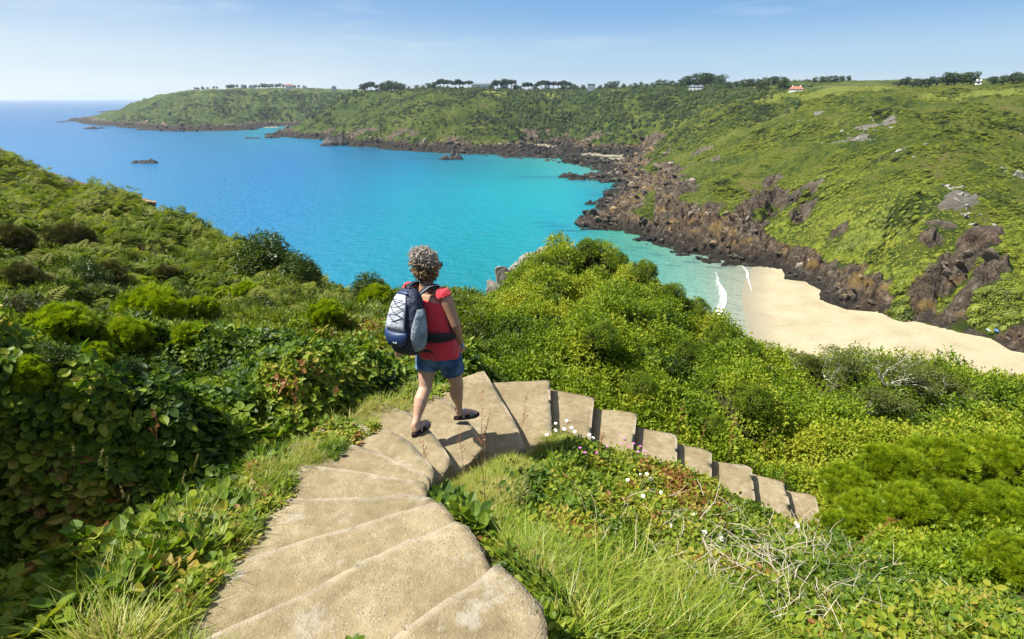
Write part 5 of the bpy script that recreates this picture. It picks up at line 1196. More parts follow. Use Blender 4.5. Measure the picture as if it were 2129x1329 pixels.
for u, v, w, lab in [(150,525,50,'tall dark brown gorse bush high on the left slope'), (235,590,38,'dark brown gorse bush above the bright domes'), (345,590,34,'half dead brown gorse bush in mid slope'), 
      (60,600,44,'brown gorse bush at the left picture edge'), (30,520,44,'brown gorse bush highest at the left edge')]:
    bush('old', u, v, w, lab, 'old brown gorse bushes')
for u, v, w, lab in [(560,572,66,'big dark evergreen bush on the brow against the water'), (625,590,46,'dark evergreen bush right of the big one on the brow'), (770,606,44,'dark bush on the brow just left of the walker'), (185,600,46,'dark leafy bush in the gorse of the left slope'), (120,770,46,'dark bush below the leftmost bright gorse'), (255,800,44,'dark bush below the bright gorse domes')]:
    bush('dark', u, v, w, lab, 'dark evergreen bushes')
gg = 'feathery green gorse mounds at the lower right'
for i, (u, v, w, lab) in enumerate([(1765,1035,62,'feathery gorse mound nearest the lowest steps'), (1850,1000,70,'gorse mound second along from the lowest steps'), (1950,985,74,'gorse mound in the middle of the upper row'), (2050,975,72,'gorse mound fourth in the upper row'),
      (2120,985,66,'gorse mound at the right edge, upper row'), (1800,1095,64,'gorse mound below the one nearest the steps'), (1895,1085,70,'gorse mound in the middle of the lower row'), (1990,1080,72,'gorse mound above the dark hollow'), (2085,1085,70,'gorse mound right of the dark hollow'),
      (2120,1190,70,'gorse mound at the right edge, below the hollow'), (1735,1105,40,'small gorse mound among the dead bramble stems'), (2050,1175,46,'small gorse mound right beneath the hollow')]):
    bush('mound', u, v, w, lab, gg)

def free_bush(kind, x, y, w, hgt, label, group, name='gorse_bush'):
    parts, rad = PROTO[kind]; s = w / (rad * 1.28); z = ground_z(x, y)
    e = empty(name, (x, y, z), x * 3 + y); e.scale = (s, s, hgt / (rad * 1.75))
    for o in parts: q = o.copy(); C.objects.link(q); q.parent = e
    tag(e, label, 'bush', group)
PROTO['tall'] = (unit_bush(905, tl + br, BRAM, 3600, .42, 1.0, 9, .42, .5, cmat=DARKLEAF), .42)
for o in PROTO['tall'][0]: C.objects.unlink(o)
for i, (x_, y_, w_, h_) in enumerate([(-3.25, 1.6, 1.0, 2.4), (-3.9, 2.9, 1.1, 2.3), (-4.6, 4.0, 1.1, 2.2), (-2.7, .3, .9, 2.4)]):
    free_bush('tall', x_, y_, w_, h_, 'tall overgrown bush at the left edge, shading the bank, %s from the steps' % ORD[i], 'tall bushes shading the left bank', 'tall_bush')

# windblown thorn shrubs with bare lichened branches
LEAFT = [t_leafy(600 + i, 10, .085, .030, .018) for i in range(3)]
def thorn(seed, u, v, halfw, label, leaf=520):
    p = near_at(u, v); d_ = float(project(p)[2]); w = halfw * d_ / FPX; r = random.Random(seed); mb = MB(); tips = []
    g_ = ground_z(p[0], p[1]); base = p[2] - g_
    def grow(a, d, L_, rad, lvl):
        pts = [a]; q = a.copy(); dd = d.copy()
        for i in range(4): dd = (dd + rv(r) * .38 + Vector((.10, 0, .03))).normalized(); q = q + dd * L_ / 4; pts.append(q.copy())
        tube(mb, pts, [rad * (1 - .15 * i) for i in range(5)], 5 if lvl < 2 else 4)
        tips.extend((p_, dd) for p_ in pts[2:]) if lvl >= 2 else None
        if lvl < 4:
            for k in range(3 if lvl < 2 else 2): grow(pts[r.choice((2, 3, 4))], (dd + rv(r) * .95 + Vector((0, 0, .12))).normalized(), L_ * .66, rad * .58, lvl + 1)
    for k in range(5):
        a = k * 1.257 + r.uniform(-.3, .3); grow(Vector((0, 0, 0)), Vector((math.cos(a), math.sin(a), .75)).normalized(), w * .50, .022 * w, 0)
    e = empty('thorn_shrub', (p[0], p[1], p[2] - .12 * w), 0); tag(e, label, 'shrub', 'windblown thorn shrubs'); e.scale = (1, 1, .8)
    link('branch', mb.mesh('branch'), e, LICHEN)['kind'] = 'stuff'
    tips = [t_ for t_ in tips if t_[0].z > .02 * w]; r.shuffle(tips); tips = tips[:leaf]
    P_ = np.array([tuple(t_[0] + rv(r) * .03) for t_ in tips]); n = len(P_)
    scatter('foliage', LEAFT, P_, np.stack([rng.normal(0, .4, n), rng.normal(0, .4, n), rng.random(n) * 6.28], 1), .9 + .8 * rng.random(n), rng.integers(0, 3, n), THORNLEAF, parent=e, tone=np.zeros(n))
THORNLEAF = plant_mat('thorn_leaf', [(.05, (.04, .060, .010)), (.35, (.075, .105, .014)), (.60, (.120, .150, .020)), (.9, (.19, .19, .03))], .35)
LICHEN = flat_mat('lichened_branch', (.40, .38, .31), .9, .1, .45, 14)
thorn(1, 1720, 780, 90, 'left one of the thorn shrubs, its pale branches bare in the middle'); thorn(2, 1840, 790, 105, 'broadest thorn shrub, lichen grey branches showing through thin leaves')
thorn(3, 1950, 830, 90, 'thorn shrub right of the broadest, overlooking the sand'); thorn(4, 1800, 850, 80, 'thorn shrub below the broadest one, mostly bare twigs'); thorn(5, 1660, 765, 50, 'small thorn shrub at the notch above the beach')
for i, (u, v, w, lab) in enumerate([(1400,600,50,'upright leafy shrub on the crest beside the shallow water'), (1450,650,48,'leafy shrub lower on the crest above the surf'), (1500,690,50,'dark leafy shrub on the crest right above the wave'), (1545,715,44,'leafy shrub last on the crest before the sand'),
                                    (1340,565,44,'leafy shrub near the top of the crest'), (1130,545,34,'shrub beside the grey outcrop on the brow'), (1225,520,48,'leafy shrub topping the knoll over the bay'), (1280,545,44,'leafy shrub just right of the top of the knoll')]):
    bush('dark' if i in (2, 3) else 'leafy', u, v, w, lab, 'shrubs along the crest') if False else None
def crest(u, v, w, lab):
    p = near_at(u, v + 14)
    if 'crest' not in PROTO: PROTO['crest'] = (unit_bush(777, tl, HEDGE, 900, .45, 1.1, 8, .70, .5), .45); first = True
    else: first = False
    parts, rad = PROTO['crest']; s = w * float(project(p)[2]) / FPX / (rad * 1.25)
    e = empty('leafy_shrub', (p[0], p[1], p[2] - .22 * s), random.Random(int(u)).uniform(0, 6.28)); e.scale = (s, s, s * 1.05)
    for o in parts:
        q = o if first else o.copy()
        if not first: C.objects.link(q)
        q.parent = e
    tag(e, lab, 'shrub', 'leafy shrubs along the crest')
for u, v, w, lab in [(1395,598,36,'upright leafy shrub on the crest beside the shallow water'), (1447,640,38,'leafy shrub lower on the crest above the surf'), (1500,692,40,'leafy shrub on the crest right above the breaking wave'), (1552,722,36,'leafy shrub last on the crest before the sand'),
                     (1340,560,36,'leafy shrub near the top of the crest'), (1132,540,28,'shrub beside the grey outcrop on the brow'), (1222,515,36,'leafy shrub topping the knoll over the bay'), (1282,540,34,'leafy shrub just right of the top of the knoll'),
                     (1420,730,46,'rounded shrub in the middle of the thicket'), (1250,700,50,'broad shrub in the thicket above the highest visible tread'), (1330,800,44,'shrub overhanging the middle of the descending steps'), (1560,830,50,'full leafy shrub behind the lower steps'), (1480,880,36,'shrub leaning over the narrow steps')]:
    crest(u, v, w, lab)

# granite showing at the brow
def granite(u, v, Y, w, h, seed, label, col):
    p = PY(u, v, Y); r = random.Random(seed); bm = bmesh.new()
    for i in range(4):
        vsn = bmesh.ops.create_icosphere(bm, subdivisions=4, radius=1)['verts']; pl = [(rv(r), r.uniform(.35, .75)) for _ in range(12)]
        cx_, cy_, cz_, k = r.uniform(-.4, .4) * w, r.uniform(-.3, .3) * w, r.uniform(-.25, .05) * h, r.uniform(.45, .8)
        co = np.array([v_.co for v_ in vsn]); nn = fbm(co[:, 0] * 3 + i, co[:, 1] * 3, co[:, 2] * 5, seed=seed + i, octv=3)
        for v_, a_ in zip(vsn, nn):
            for nrm, d in pl:
                q = v_.co.dot(nrm)
                if q > d: v_.co -= nrm * (q - d)
            v_.co = Vector((v_.co.x * w * .5 * k + cx_, v_.co.y * w * .4 * k + cy_, v_.co.z * h * .7 * k + cz_)) * (1 + .16 * a_)
    me = bpy.data.meshes.new('granite_outcrop'); bm.to_mesh(me); bm.free(); o = link('granite_outcrop', me, mat=flat_mat('granite_%s' % ('pale' if col[0] > .2 else 'dark'), col, .9, .12, .4, 2.5, .8), loc=tuple(p)); tag(o, label, 'rock', 'outcrops at the brow')
granite(1092, 546, 20.5, 1.9, 1.1, 1, 'flat topped pale granite outcrop on the brow beside the knoll', (.205, .195, .165)); granite(1046, 604, 19, 1.3, 1.7, 2, 'pale rock face dropping from the brow towards the water', (.20, .19, .16))
granite(30, 362, 60, 7.0, 2.2, 3, 'dark rock at the very top of the left hand ridge', (.10, .085, .07)); granite(95, 386, 57, 5.0, 1.6, 4, 'smaller dark rock lower along the left hand ridge', (.11, .095, .08)); granite(0, 356, 64, 6.0, 1.8, 5, 'dark rock at the left edge of the ridge', (.10, .085, .07))
granite(300, 424, 47.5, 1.6, .9, 6, 'small ochre rock on the edge of the bracken ridge', (.30, .22, .12)); granite(478, 522, 36, 1.6, 1.6, 7, 'grey rock at the foot of the bracken ridge above the water', (.16, .14, .12))

# dead bramble stems over the bank
mb = MB(); r = random.Random(31)
for i in range(330):
    u, v = (r.gauss(1570, 120), r.gauss(1170, 75)) if i < 285 else (r.uniform(1150, 2100), r.uniform(1010, 1320))
    if v < 1030 or v > 1335 or not in_px(np.array([u]), np.array([v]), bank)[0]: continue
    p = near_at(u, v); L_ = r.uniform(.10, .42) ; a = r.gauss(.9, .7) if r.random() < .7 else r.uniform(0, 6.28); d = Vector((math.cos(a), math.sin(a), r.uniform(-.05, .55))).normalized()
    q = Vector(p) + Vector((0, 0, r.uniform(.03, .11))) - d * L_ * .5; pts = [q]
    for k in range(4): d = (d + rv(r) * .34 - Vector((0, 0, .04))).normalized(); q = q + d * L_ / 4; pts.append(q)
    rd = r.uniform(.0009, .0034); tube(mb, pts, [rd, rd, rd * .9, rd * .7, rd * .4], 5)
    if r.random() < .4: tube(mb, [pts[2], pts[2] + (d + rv(r) * .8) * L_ * .3], [rd * .6, rd * .3], 4)
o = mb.build('dead_bramble_stems', TWIG); tag(o, 'tangle of bleached dead bramble stems lying over the green bank', kind='stuff')

# daisies, campion, docks and seeding grasses
PETAL = flat_mat('white_petal', (.82, .82, .79), .6, .2, .04, 60); PETAL_Y = flat_mat('yellow_disc', (.72, .44, .02), .7, .2, .2, 300); PINK = flat_mat('pink_petal', (.62, .16, .42), .6, .2, .15, 200)
STEM = flat_mat('green_stem', (.10, .16, .03), .6, .3, .2, 30); RUST = plant_mat('rusty_seed', [(.05, (.16, .05, .02)), (.5, (.30, .10, .03)), (.9, (.42, .20, .06))], .15); REDST = flat_mat('reddish_stem', (.20, .11, .05), .7, .2, .3, 20)
STRAW = plant_mat('straw_seed', [(.05, (.30, .22, .10)), (.5, (.42, .33, .16)), (.9, (.52, .44, .24))], .2)
def daisy_mesh(petals=True):
    r = random.Random(5); pm = MB(); cm_ = MB(); R_ = .0175
    for k in range(17):
        a = k * 6.283 / 17 + r.uniform(-.06, .06); L_ = R_ * r.uniform(.9, 1.08); d = Vector((math.cos(a), math.sin(a), 0)); s = Vector((-math.sin(a), math.cos(a), 0)); z = r.uniform(-.0015, .001)
        pts = [d * .0045, d * L_ * .6 + s * .0024 + Vector((0, 0, .001)), d * L_ + Vector((0, 0, z)), d * L_ * .6 - s * .0024 + Vector((0, 0, .001))]
        pm.add([tuple(q) for q in pts], [(0, 1, 2, 3)])
    bm = bmesh.new(); bmesh.ops.create_uvsphere(bm, u_segments=10, v_segments=6, radius=.0062, matrix=Matrix.Diagonal((1, 1, .55, 1)))
    me = bpy.data.meshes.new('disc'); bm.to_mesh(me); bm.free(); return pm.mesh('petals', False), me
DP, DD = daisy_mesh(); DP.materials.append(PETAL); DD.materials.append(PETAL_Y)
def flower(u, v, label, group, name='daisy', petals=True, size=1.0, h=.16):
    p = near_at(u, v); r = random.Random(int(u * 5 + v)); hh = h * r.uniform(.8, 1.1)
    p[2] += .055
    e = empty(name, (p[0], p[1], p[2] - hh)); up = (Vector((0, -.45, 1)) + rv(r) * .35).normalized(); q = Vector((0, 0, 1)).rotation_difference(up)
    off = Vector((r.uniform(-.03, .03), r.uniform(-.03, .03), hh + .02))
    st = MB(); tube(st, [(0, 0, -.05), tuple(off * .5 + Vector((.008, 0, 0))), tuple(off)], [.0013, .0011, .0010], 4); st.build('stem', STEM, e)
    d = link('disc', DD, e); d.location = off + up * .001; d.rotation_mode = 'QUATERNION'; d.rotation_quaternion = q; d.scale = (size,) * 3
    if petals:
        pt = link('petals', DP, e); pt.location = off; pt.rotation_mode = 'QUATERNION'; pt.rotation_quaternion = q; pt.scale = (size,) * 3
    tag(e, label, 'flower', group); return e
ga = [(1117,890),(1136,912),(1160,884),(1166,899),(1178,882),(1192,905),(1205,891),(1214,882),(1222,912),(1236,918),(1150,903),(1186,893)]
for i, (u, v) in enumerate(sorted(ga)): flower(u, v + 6, '%s white daisy from the left in the cluster against the top steps' % ORD[i], 'daisies below the top steps', size=1.15)
gb_ = [(1305,1017),(1328,1003),(1343,998),(1350,1012),(1373,1040),(1331,1049)]
for i, (u, v) in enumerate(sorted(gb_)): flower(u, v, '%s white daisy from the left in the knot on the middle of the bank' % ORD[i], 'daisies on the middle of the bank', size=1.1)
for i, (u, v) in enumerate([(1320,990),(1351,1030),(1372,1000),(1318,1024),(1345,1046)]): flower(u, v, '%s yellow flower head without petals beside the daisy knot' % ('upper', 'central', 'rightmost', 'leftmost', 'lowest')[i], 'bare yellow heads', petals=False, size=1.4)
for (u, v), l in zip([(1430,1082),(1395,1108),(1463,1120),(1492,1134),(1648,1102),(1662,1112)], ['open daisy alone right of the knot', 'daisy low on the bank below the knot', 'daisy left of a pair low on the bank', 'daisy right of a pair low on the bank', 'half closed daisy among dead stems', 'daisy nearest the gorse among dead stems']): flower(u, v, l, 'scattered daisies', size=1.15)
for i, (u, v) in enumerate([(1296,925),(1290,937),(1306,944),(1316,936),(1240,958),(1262,944),(1338,952),(1330,942),(1205,948),(1325,955),(1286,918),(1215,958)]):
    p = near_at(u, v + 6); r = random.Random(i); e = empty('campion', (p[0], p[1], p[2] - .09)); st = MB(); tube(st, [(0, 0, -.03), (.01, 0, .1), (0, .01, .2)], .0011, 4); st.build('stem', REDST, e)
    pm = MB()
    for k in range(5):
        a = k * 1.2566; d = Vector((math.cos(a), math.sin(a), .15)); s = Vector((-math.sin(a), math.cos(a), 0)); c_ = Vector((0, .01, .2)); pm.add([tuple(c_), tuple(c_ + d * .012 + s * .006), tuple(c_ + d * .016), tuple(c_ + d * .012 - s * .006)], [(0, 1, 2, 3)])
    pm.build('petals', PINK, e, False); tag(e, '%s pink campion flower, counted through the patch behind the bank brambles' % ORD[i], 'flower', 'pink campion')
def stalk(name, u0, v0, u1, v1, label, group, kind='dock', rad=.0022):
    p = near_at(u0, v0); d0 = float(project(p)[2]); top = PY(u1, v1, p[1] + .02); b = Vector(p) - Vector((0, 0, .05)); t_ = Vector(top); r = random.Random(int(u0 + v1)); L_ = (t_ - b).length
    e = empty(name, tuple(b)); mid = (t_ - b) * .5 + rv(r) * L_ * .05; pts = [Vector((0, 0, 0)), mid * .55 + rv(r) * .004, mid, (t_ - b) * .78 + rv(r) * L_ * .02, t_ - b]
    st = MB(); tube(st, pts, [rad, rad * .9, rad * .8, rad * .6, rad * .3], 5)
    sd = TB(); br_ = []
    if kind == 'dock':
        for k in range(r.randint(3, 6)):
            f_ = r.uniform(.45, .9); a = (t_ - b) * f_; c_ = a + ((t_ - b).normalized() * .8 + rv(r) * .5) * L_ * .16; tube(st, [tuple(a), tuple(c_)], [rad * .5, rad * .25], 4); br_.append((a, c_))
        br_.append(((t_ - b) * .75, t_ - b))
        for a, c_ in br_:
            for k in range(22):
                q = a.lerp(c_, r.random() ** .7) + rv(r) * .008; sd.leaf(q, rv(r), rv(r), .0085, .006, r.uniform(-.1, .1), .1)
    else:
        for k in range(34):
            f_ = r.uniform(.80, 1.0); q = (t_ - b) * f_ + rv(r) * .006 * (1.3 - f_) * 3; sd.leaf(q, (t_ - b).normalized() + rv(r) * .5, rv(r), .010, .0035, r.uniform(-.1, .1), .1)
    st.build('stem', REDST if kind == 'dock' else STEM, e)
    sm = np_mesh('seed_head', np.array(sd.v), np.array(sd.f, dtype=np.int32), False); attr(sm, 'tint', sd.t); link('seed_head', sm, e, RUST if kind == 'dock' else STRAW)['kind'] = 'stuff'
    tag(e, label, 'dock' if kind == 'dock' else 'grass stalk', group)
for q in [(1010,1060,1003,812,'tall rusty dock stalk rising past the landing where the walker goes'), (965,1010,955,900,'short reddish dock between the walker and the grass'), (1070,930,1100,808,'dock stalk crossing the first tread of the lower flight'), (885,1010,880,915,'thin dock at the edge of the fine grass'),
          (1395,950,1425,825,'dock with a branched rusty head over the middle steps'), (1450,960,1470,870,'dock right of the branched one above the narrow steps'), (1540,1000,1612,888,'rust orange dock leaning right over the lower steps'), (1500,980,1530,862,'slim dock between the two leaning ones'),
          (1720,1180,1858,1078,'long leaning dock in front of the gorse mounds'), (322,960,322,842,'orange seeded dock in the shade on the left bank'), (612,880,615,782,'dock stalk in the brambles left of the walker, farther left'), (692,880,700,802,'dock stalk in the brambles close to the walker'),
          (1600,1040,1640,975,'short dock by the second lowest tread'), (1000,940,1020,850,'spindly dock beside the raised foot'), (1235,960,1255,900,'low dock among the campion')]:
    stalk('dock_plant', *q, 'dock plants', 'dock')
for i, q in enumerate([(140,1080,152,925),(160,1100,130,1045),(205,1090,222,950),(245,1110,268,1030),(300,1100,318,1050),(330,1120,352,1040),(180,1080,212,935),(370,1060,412,945),(290,1120,250,1010),(345,1100,385,980),(500,1080,560,1010),(60,1290,40,1250),(420,1150,545,1020),(90,1180,70,1100)]):
    stalk('seeding_grass', *q, '%s seeding grass stalk, counting over the long grass left of the path' % ORD[i], 'seeding grass stalks', 'grass', .0013)

# leaves fallen at the path edge
LEAFM = plant_mat('path_leaf', [(.1, (.10, .17, .02)), (.9, (.19, .25, .03))], .3)
# haze
# ------------------------------------------------------------------ the walker
def V3(x, y, z): return Vector((x, y, CAM_H + z))
HEAD = R(35); FW = Vector((math.sin(HEAD), math.cos(HEAD), 0)); RT = Vector((math.cos(HEAD), -math.sin(HEAD), 0)); UP = Vector((0, 0, 1))
def loft(mb, rings, n=20):
    """rings: (centre, axis a vector, axis b vector, ra, rb[, power])"""
    vs_, fs = [], []
    for c, a, b, ra, rb in rings:
        for k in range(n):
            th = 2 * math.pi * k / n; ca, sa = math.cos(th), math.sin(th); p_ = .88
            vs_.append(tuple(c + a * (ra * math.copysign(abs(ca) ** p_, ca)) + b * (rb * math.copysign(abs(sa) ** p_, sa))))
    m_ = len(rings)
    for i in range(m_ - 1):
        for k in range(n): k2 = (k + 1) % n; fs.append((i * n + k, i * n + k2, (i + 1) * n + k2, (i + 1) * n + k))
    fs.append(tuple(range(n - 1, -1, -1))); fs.append(tuple(range((m_ - 1) * n, m_ * n))); mb.add(vs_, fs)
def ell(mb, c, r3, rot=None, seg=18, ring=12):
    bm = bmesh.new(); bmesh.ops.create_uvsphere(bm, u_segments=seg, v_segments=ring, radius=1)
    m_ = rot if rot is not None else Matrix.Identity(3)
    mb.add([tuple(Vector(c) + m_ @ Vector((v.co.x * r3[0], v.co.y * r3[1], v.co.z * r3[2]))) for v in bm.verts], [tuple(v.index for v in f.verts) for f in bm.faces]); bm.free()
def limb(mb, pts, rad, n=14): tube(mb, pts, rad, n)
def skin_obj(name, mb, mat, parent, voxel, smooth=5, fac=.5):
    o = mb.build(name, mat, parent); md = o.modifiers.new('remesh', 'REMESH'); md.mode = 'VOXEL'; md.voxel_size = voxel; md.use_smooth_shade = True
    sm = o.modifiers.new('smooth', 'SMOOTH'); sm.factor = fac; sm.iterations = smooth; return o
Lank, Lknee, Lhip = V3(-.805, 4.10, -2.53), V3(-.735, 4.29, -2.285), V3(-.700, 4.40, -1.93)
Rank, Rknee, Rhip = V3(-.480, 4.50, -2.610), V3(-.475, 4.37, -2.31), V3(-.540, 4.29, -1.93)
Lheel, Ltoe = V3(-.815, 4.055, -2.585), V3(-.700, 4.255, -2.595)
Rheel, Rtoe = V3(-.505, 4.49, -2.690), V3(-.300, 4.555, -2.690)
Lsh, Rsh = V3(-.850, 4.475, -1.47), V3(-.535, 4.285, -1.46)
Lel, Lwr = V3(-.955, 4.45, -1.74), V3(-.975, 4.47, -1.97)
Rel, Rwr = V3(-.452, 4.25, -1.700), V3(-.430, 4.35, -1.925)
pel = (Lhip + Rhip) / 2; chest = (Lsh + Rsh) / 2; neck = V3(-.690, 4.385, -1.40); headc = V3(-.672, 4.405, -1.243)
HY = R(62); HF = Vector((math.sin(HY), math.cos(HY), -.12)).normalized(); HR = HF.cross(UP).normalized()
bd = MB()
for hip, knee, ank in ((Lhip, Lknee, Lank), (Rhip, Rknee, Rank)):
    d = (ank - knee); th = (knee - hip); back = -FW
    limb(bd, [hip, hip + th * .3, hip + th * .65, knee - th * .08, knee + d * .02, knee + d * .14 + back * .006, knee + d * .32 + back * .016, knee + d * .5 + back * .010, knee + d * .78, ank, ank + d * .06],
         [.098, .094, .074, .059, .056, .056, .059, .052, .034, .031, .034], 16)
for heel, toe, ank in ((Lheel, Ltoe, Lank), (Rheel, Rtoe, Rank)):
    d = (toe - heel); L_ = d.length; d.normalize(); s = d.cross(UP).normalized()
    limb(bd, [heel + UP * .024, heel + d * .05 + UP * .030, heel + d * .11 + UP * .028, heel + d * .165 + UP * .016, heel + d * .19 + UP * .012], [.026, .030, .030, .026, .018], 12)
    ell(bd, ank.lerp(heel + UP * .03, .4), (.030, .030, .045))
    for k in range(5):
        off = (-.030 + .0150 * k); ln = [.030, .028, .025, .022, .018][k if s.dot(RT) * (1 if heel is Lheel else -1) < 0 else 4 - k]
        a = heel + d * .170 + s * off + UP * .011; tube(bd, [a, a + d * ln], [.0085, .0065], 8)
# trunk
tr_ = []
for t_, ra, rb in [(-.10, .13, .10), (0, .185, .125), (.14, .185, .125), (.34, .165, .115), (.55, .160, .115), (.75, .168, .118), (.90, .165, .10), (1.0, .12, .075)]:
    c_ = pel.lerp(chest, t_); a_ = RT.lerp((Rsh - Lsh).normalized(), max(0, t_)).normalized(); b_ = a_.cross(UP).normalized(); tr_.append((c_, a_, b_, ra, rb))
loft(bd, tr_)
limb(bd, [chest - UP * .03, neck, headc - UP * .06 - HF * .01], [.075, .058, .052])
for sh, el, wr in ((Lsh, Lel, Lwr), (Rsh, Rel, Rwr)):
    limb(bd, [chest.lerp(sh, .55), sh + UP * .0, sh.lerp(el, .25), sh.lerp(el, .6), el, el.lerp(wr, .25), el.lerp(wr, .6), wr, wr + (wr - el) * .06], [.058, .056, .053, .046, .041, .041, .034, .0255, .024], 14)
def hand(wr, dirn, palm_n, thumb_side, curl):
    d = dirn.normalized(); nn = palm_n.normalized(); s = thumb_side.normalized()
    ell(bd, wr + d * .045, (.036, .016, .045), Matrix((s, nn, d)).transposed())
    for k in range(4):
        b = wr + d * .078 + s * (.026 - .0175 * k); L_ = (.040, .045, .042, .033)[k]
        p1 = b + d * L_ * .55 + nn * L_ * .25 * curl; p2 = p1 + d * L_ * .30 + nn * L_ * .45 * curl; p3 = p2 + d * L_ * (.30 - .3 * curl) + nn * L_ * .35 * curl
        tube(bd, [b - d * .015, b, p1, p2, p3], [.009, .0088, .0080, .0072, .0058], 8)
    b = wr + d * .028 + s * .028; tube(bd, [b - s * .012, b + s * .014 + d * .018 + nn * .006, b + s * .016 + d * .038 + nn * .016, b + s * .008 + d * .055 + nn * .022], [.012, .0105, .009, .007], 8)
hd_r = (Rwr - Rel).normalized() + FW * .25; hand(Rwr, hd_r, -RT, FW, .75)
hand(Lwr, (Lwr - Lel).normalized(), RT, FW, .35)
# head with a face
hm_ = Matrix((HR, HF, UP)).transposed()
ell(bd, headc + UP * .015, (.076, .094, .105), hm_, 24, 18)
ell(bd, headc + HF * .028 - UP * .055, (.056, .062, .060), hm_)           # jaw
ell(bd, headc + HF * .100 - UP * .018, (.012, .018, .022), hm_)           # nose
ell(bd, headc + HF * .082 - UP * .056, (.022, .012, .009), hm_); ell(bd, headc + HF * .068 - UP * .092, (.022, .020, .014), hm_)
for s in (-1, 1):
    ell(bd, headc + HR * .077 * s - HF * .008 - UP * .010, (.007, .016, .027), hm_); ell(bd, headc + HF * .078 + HR * .028 * s + UP * .012, (.015, .010, .009), hm_)
m = NT('skin'); P_ = m.pos(); zc = m.n('SeparateXYZ', {0: P_}).outputs[2]; n1 = m.noise(14, 4)
sk = m.mix(n1, (.29, .150, .088), (.36, .20, .125)); sk = m.mix(m.rng(zc, CAM_H - 2.1, CAM_H - 1.95, .7, 0), sk, (.47, .30, .21))
SKIN = m.done(m.principled(sk, .5, .35, m.bump(m.noise(180, 3), .25, .002), **{'Subsurface Weight': .12, 'Subsurface Radius': (.02, .008, .004), 'Subsurface Scale': .5}))
who = empty('person', (pel.x, pel.y, CAM_H - 2.62)); inv = Matrix.Translation(-Vector(who.location))
tag(who, 'walker with curly grey hair in red sleeveless top and denim shorts going down the steps', 'person')
class OffMB(MB):
    pass
def pbuild(mb, name, mat, voxel=None, smooth=5, parent=None, shade=True):
    mb.v = [v - np.array(who.location) for v in mb.v]
    return skin_obj(name, mb, mat, parent or who, voxel, smooth) if voxel else mb.build(name, mat, parent or who, shade)
pbuild(bd, 'body', SKIN, .0052, 6)
# sleeveless top
sh_ = MB(); rg = []
for t_, ra, rb in [(-.14, .200, .152), (-.10, .205, .156), (-.04, .206, .155), (.04, .203, .150), (.14, .198, .146), (.34, .182, .138), (.55, .178, .136), (.75, .182, .135), (.86, .176, .120), (.915, .150, .104), (.935, .118, .088)]:
    c_ = pel.lerp(chest, t_); a_ = RT.lerp((Rsh - Lsh).normalized(), max(0, t_)).normalized(); b_ = a_.cross(UP).normalized(); rg.append((c_, a_, b_, ra, rb))
n = 48; vs_ = []
for i, (c_, a_, b_, ra, rb) in enumerate(rg):
    for k in range(n):
        th = 2 * math.pi * k / n; w = 1 + (.030 * math.sin(th * 7 + .8) + .02 * math.sin(th * 12 + i)) * max(0, 1 - i / 4.5) + .010 * math.sin(th * 4 + i * 1.9)
        vs_.append(tuple(c_ + a_ * (ra * w * math.cos(th)) + b_ * (rb * w * math.sin(th)) + UP * (.012 * math.sin(th * 2 + .5) if i == 0 else 0)))
fs = [(i * n + k, i * n + (k + 1) % n, (i + 1) * n + (k + 1) % n, (i + 1) * n + k) for i in range(len(rg) - 1) for k in range(n)]
fs += [tuple(range(n - 1, -1, -1)), tuple(range((len(rg) - 1) * n, len(rg) * n))]; sh_.add(vs_, fs)
for s, sh, el in ((-1, Lsh, Lel), (1, Rsh, Rel)): limb(sh_, [chest.lerp(sh, .62) - UP * .012, chest.lerp(sh, .84) + UP * .002, sh - UP * .002, sh.lerp(el, .05)], [.058, .064, .066, .062], 16)
m = NT('red_jersey'); n1 = m.noise(7, 5, .6, m.n('Mapping', {0: m.pos(), 'Scale': (1.6, 1.6, .55)}).outputs[0], 1.2); n2 = m.noise(3, 2)
REDC = m.done(m.principled(m.mix(n2, (.56, .022, .034), (.68, .050, .065)), .85, .15, m.bump(m.math('ADD', n1, m.math('MULTIPLY', m.noise(420, 2), .12)), 1.0, .035), **{'Sheen Weight': .25}))
pbuild(sh_, 'sleeveless_top', REDC, .008, 3)
# denim shorts
so_ = MB(); loft(so_, [(pel + UP * .06, RT, -FW, .180, .130), (pel, RT, -FW, .192, .142), (pel - UP * .06, RT, -FW, .196, .150), (pel - UP * .12, RT, -FW, .186, .140)], 28)
for hip, knee in ((Lhip, Lknee), (Rhip, Rknee)):
    th = knee - hip; limb(so_, [hip + th * .1, hip + th * .4, hip + th * .52, hip + th * .60], [.110, .104, .100, .104], 20)
m = NT('denim'); zc = m.noise(5, 4, .6); wv = m.noise(300, 2)
dn = m.mix(m.rng(zc, .4, .62), (.022, .055, .13), (.10, .17, .27)); dn = m.mix(m.math('MULTIPLY', wv, .5), dn, m.mix(1, dn, (1.5, 1.5, 1.4), 'MULTIPLY'))
DENIM = m.done(m.principled(dn, .9, .15, m.bump(m.math('ADD', m.noise(16, 4), m.math('MULTIPLY', wv, .2)), .7, .01)))
pbuild(so_, 'denim_shorts', DENIM, .008, 3)
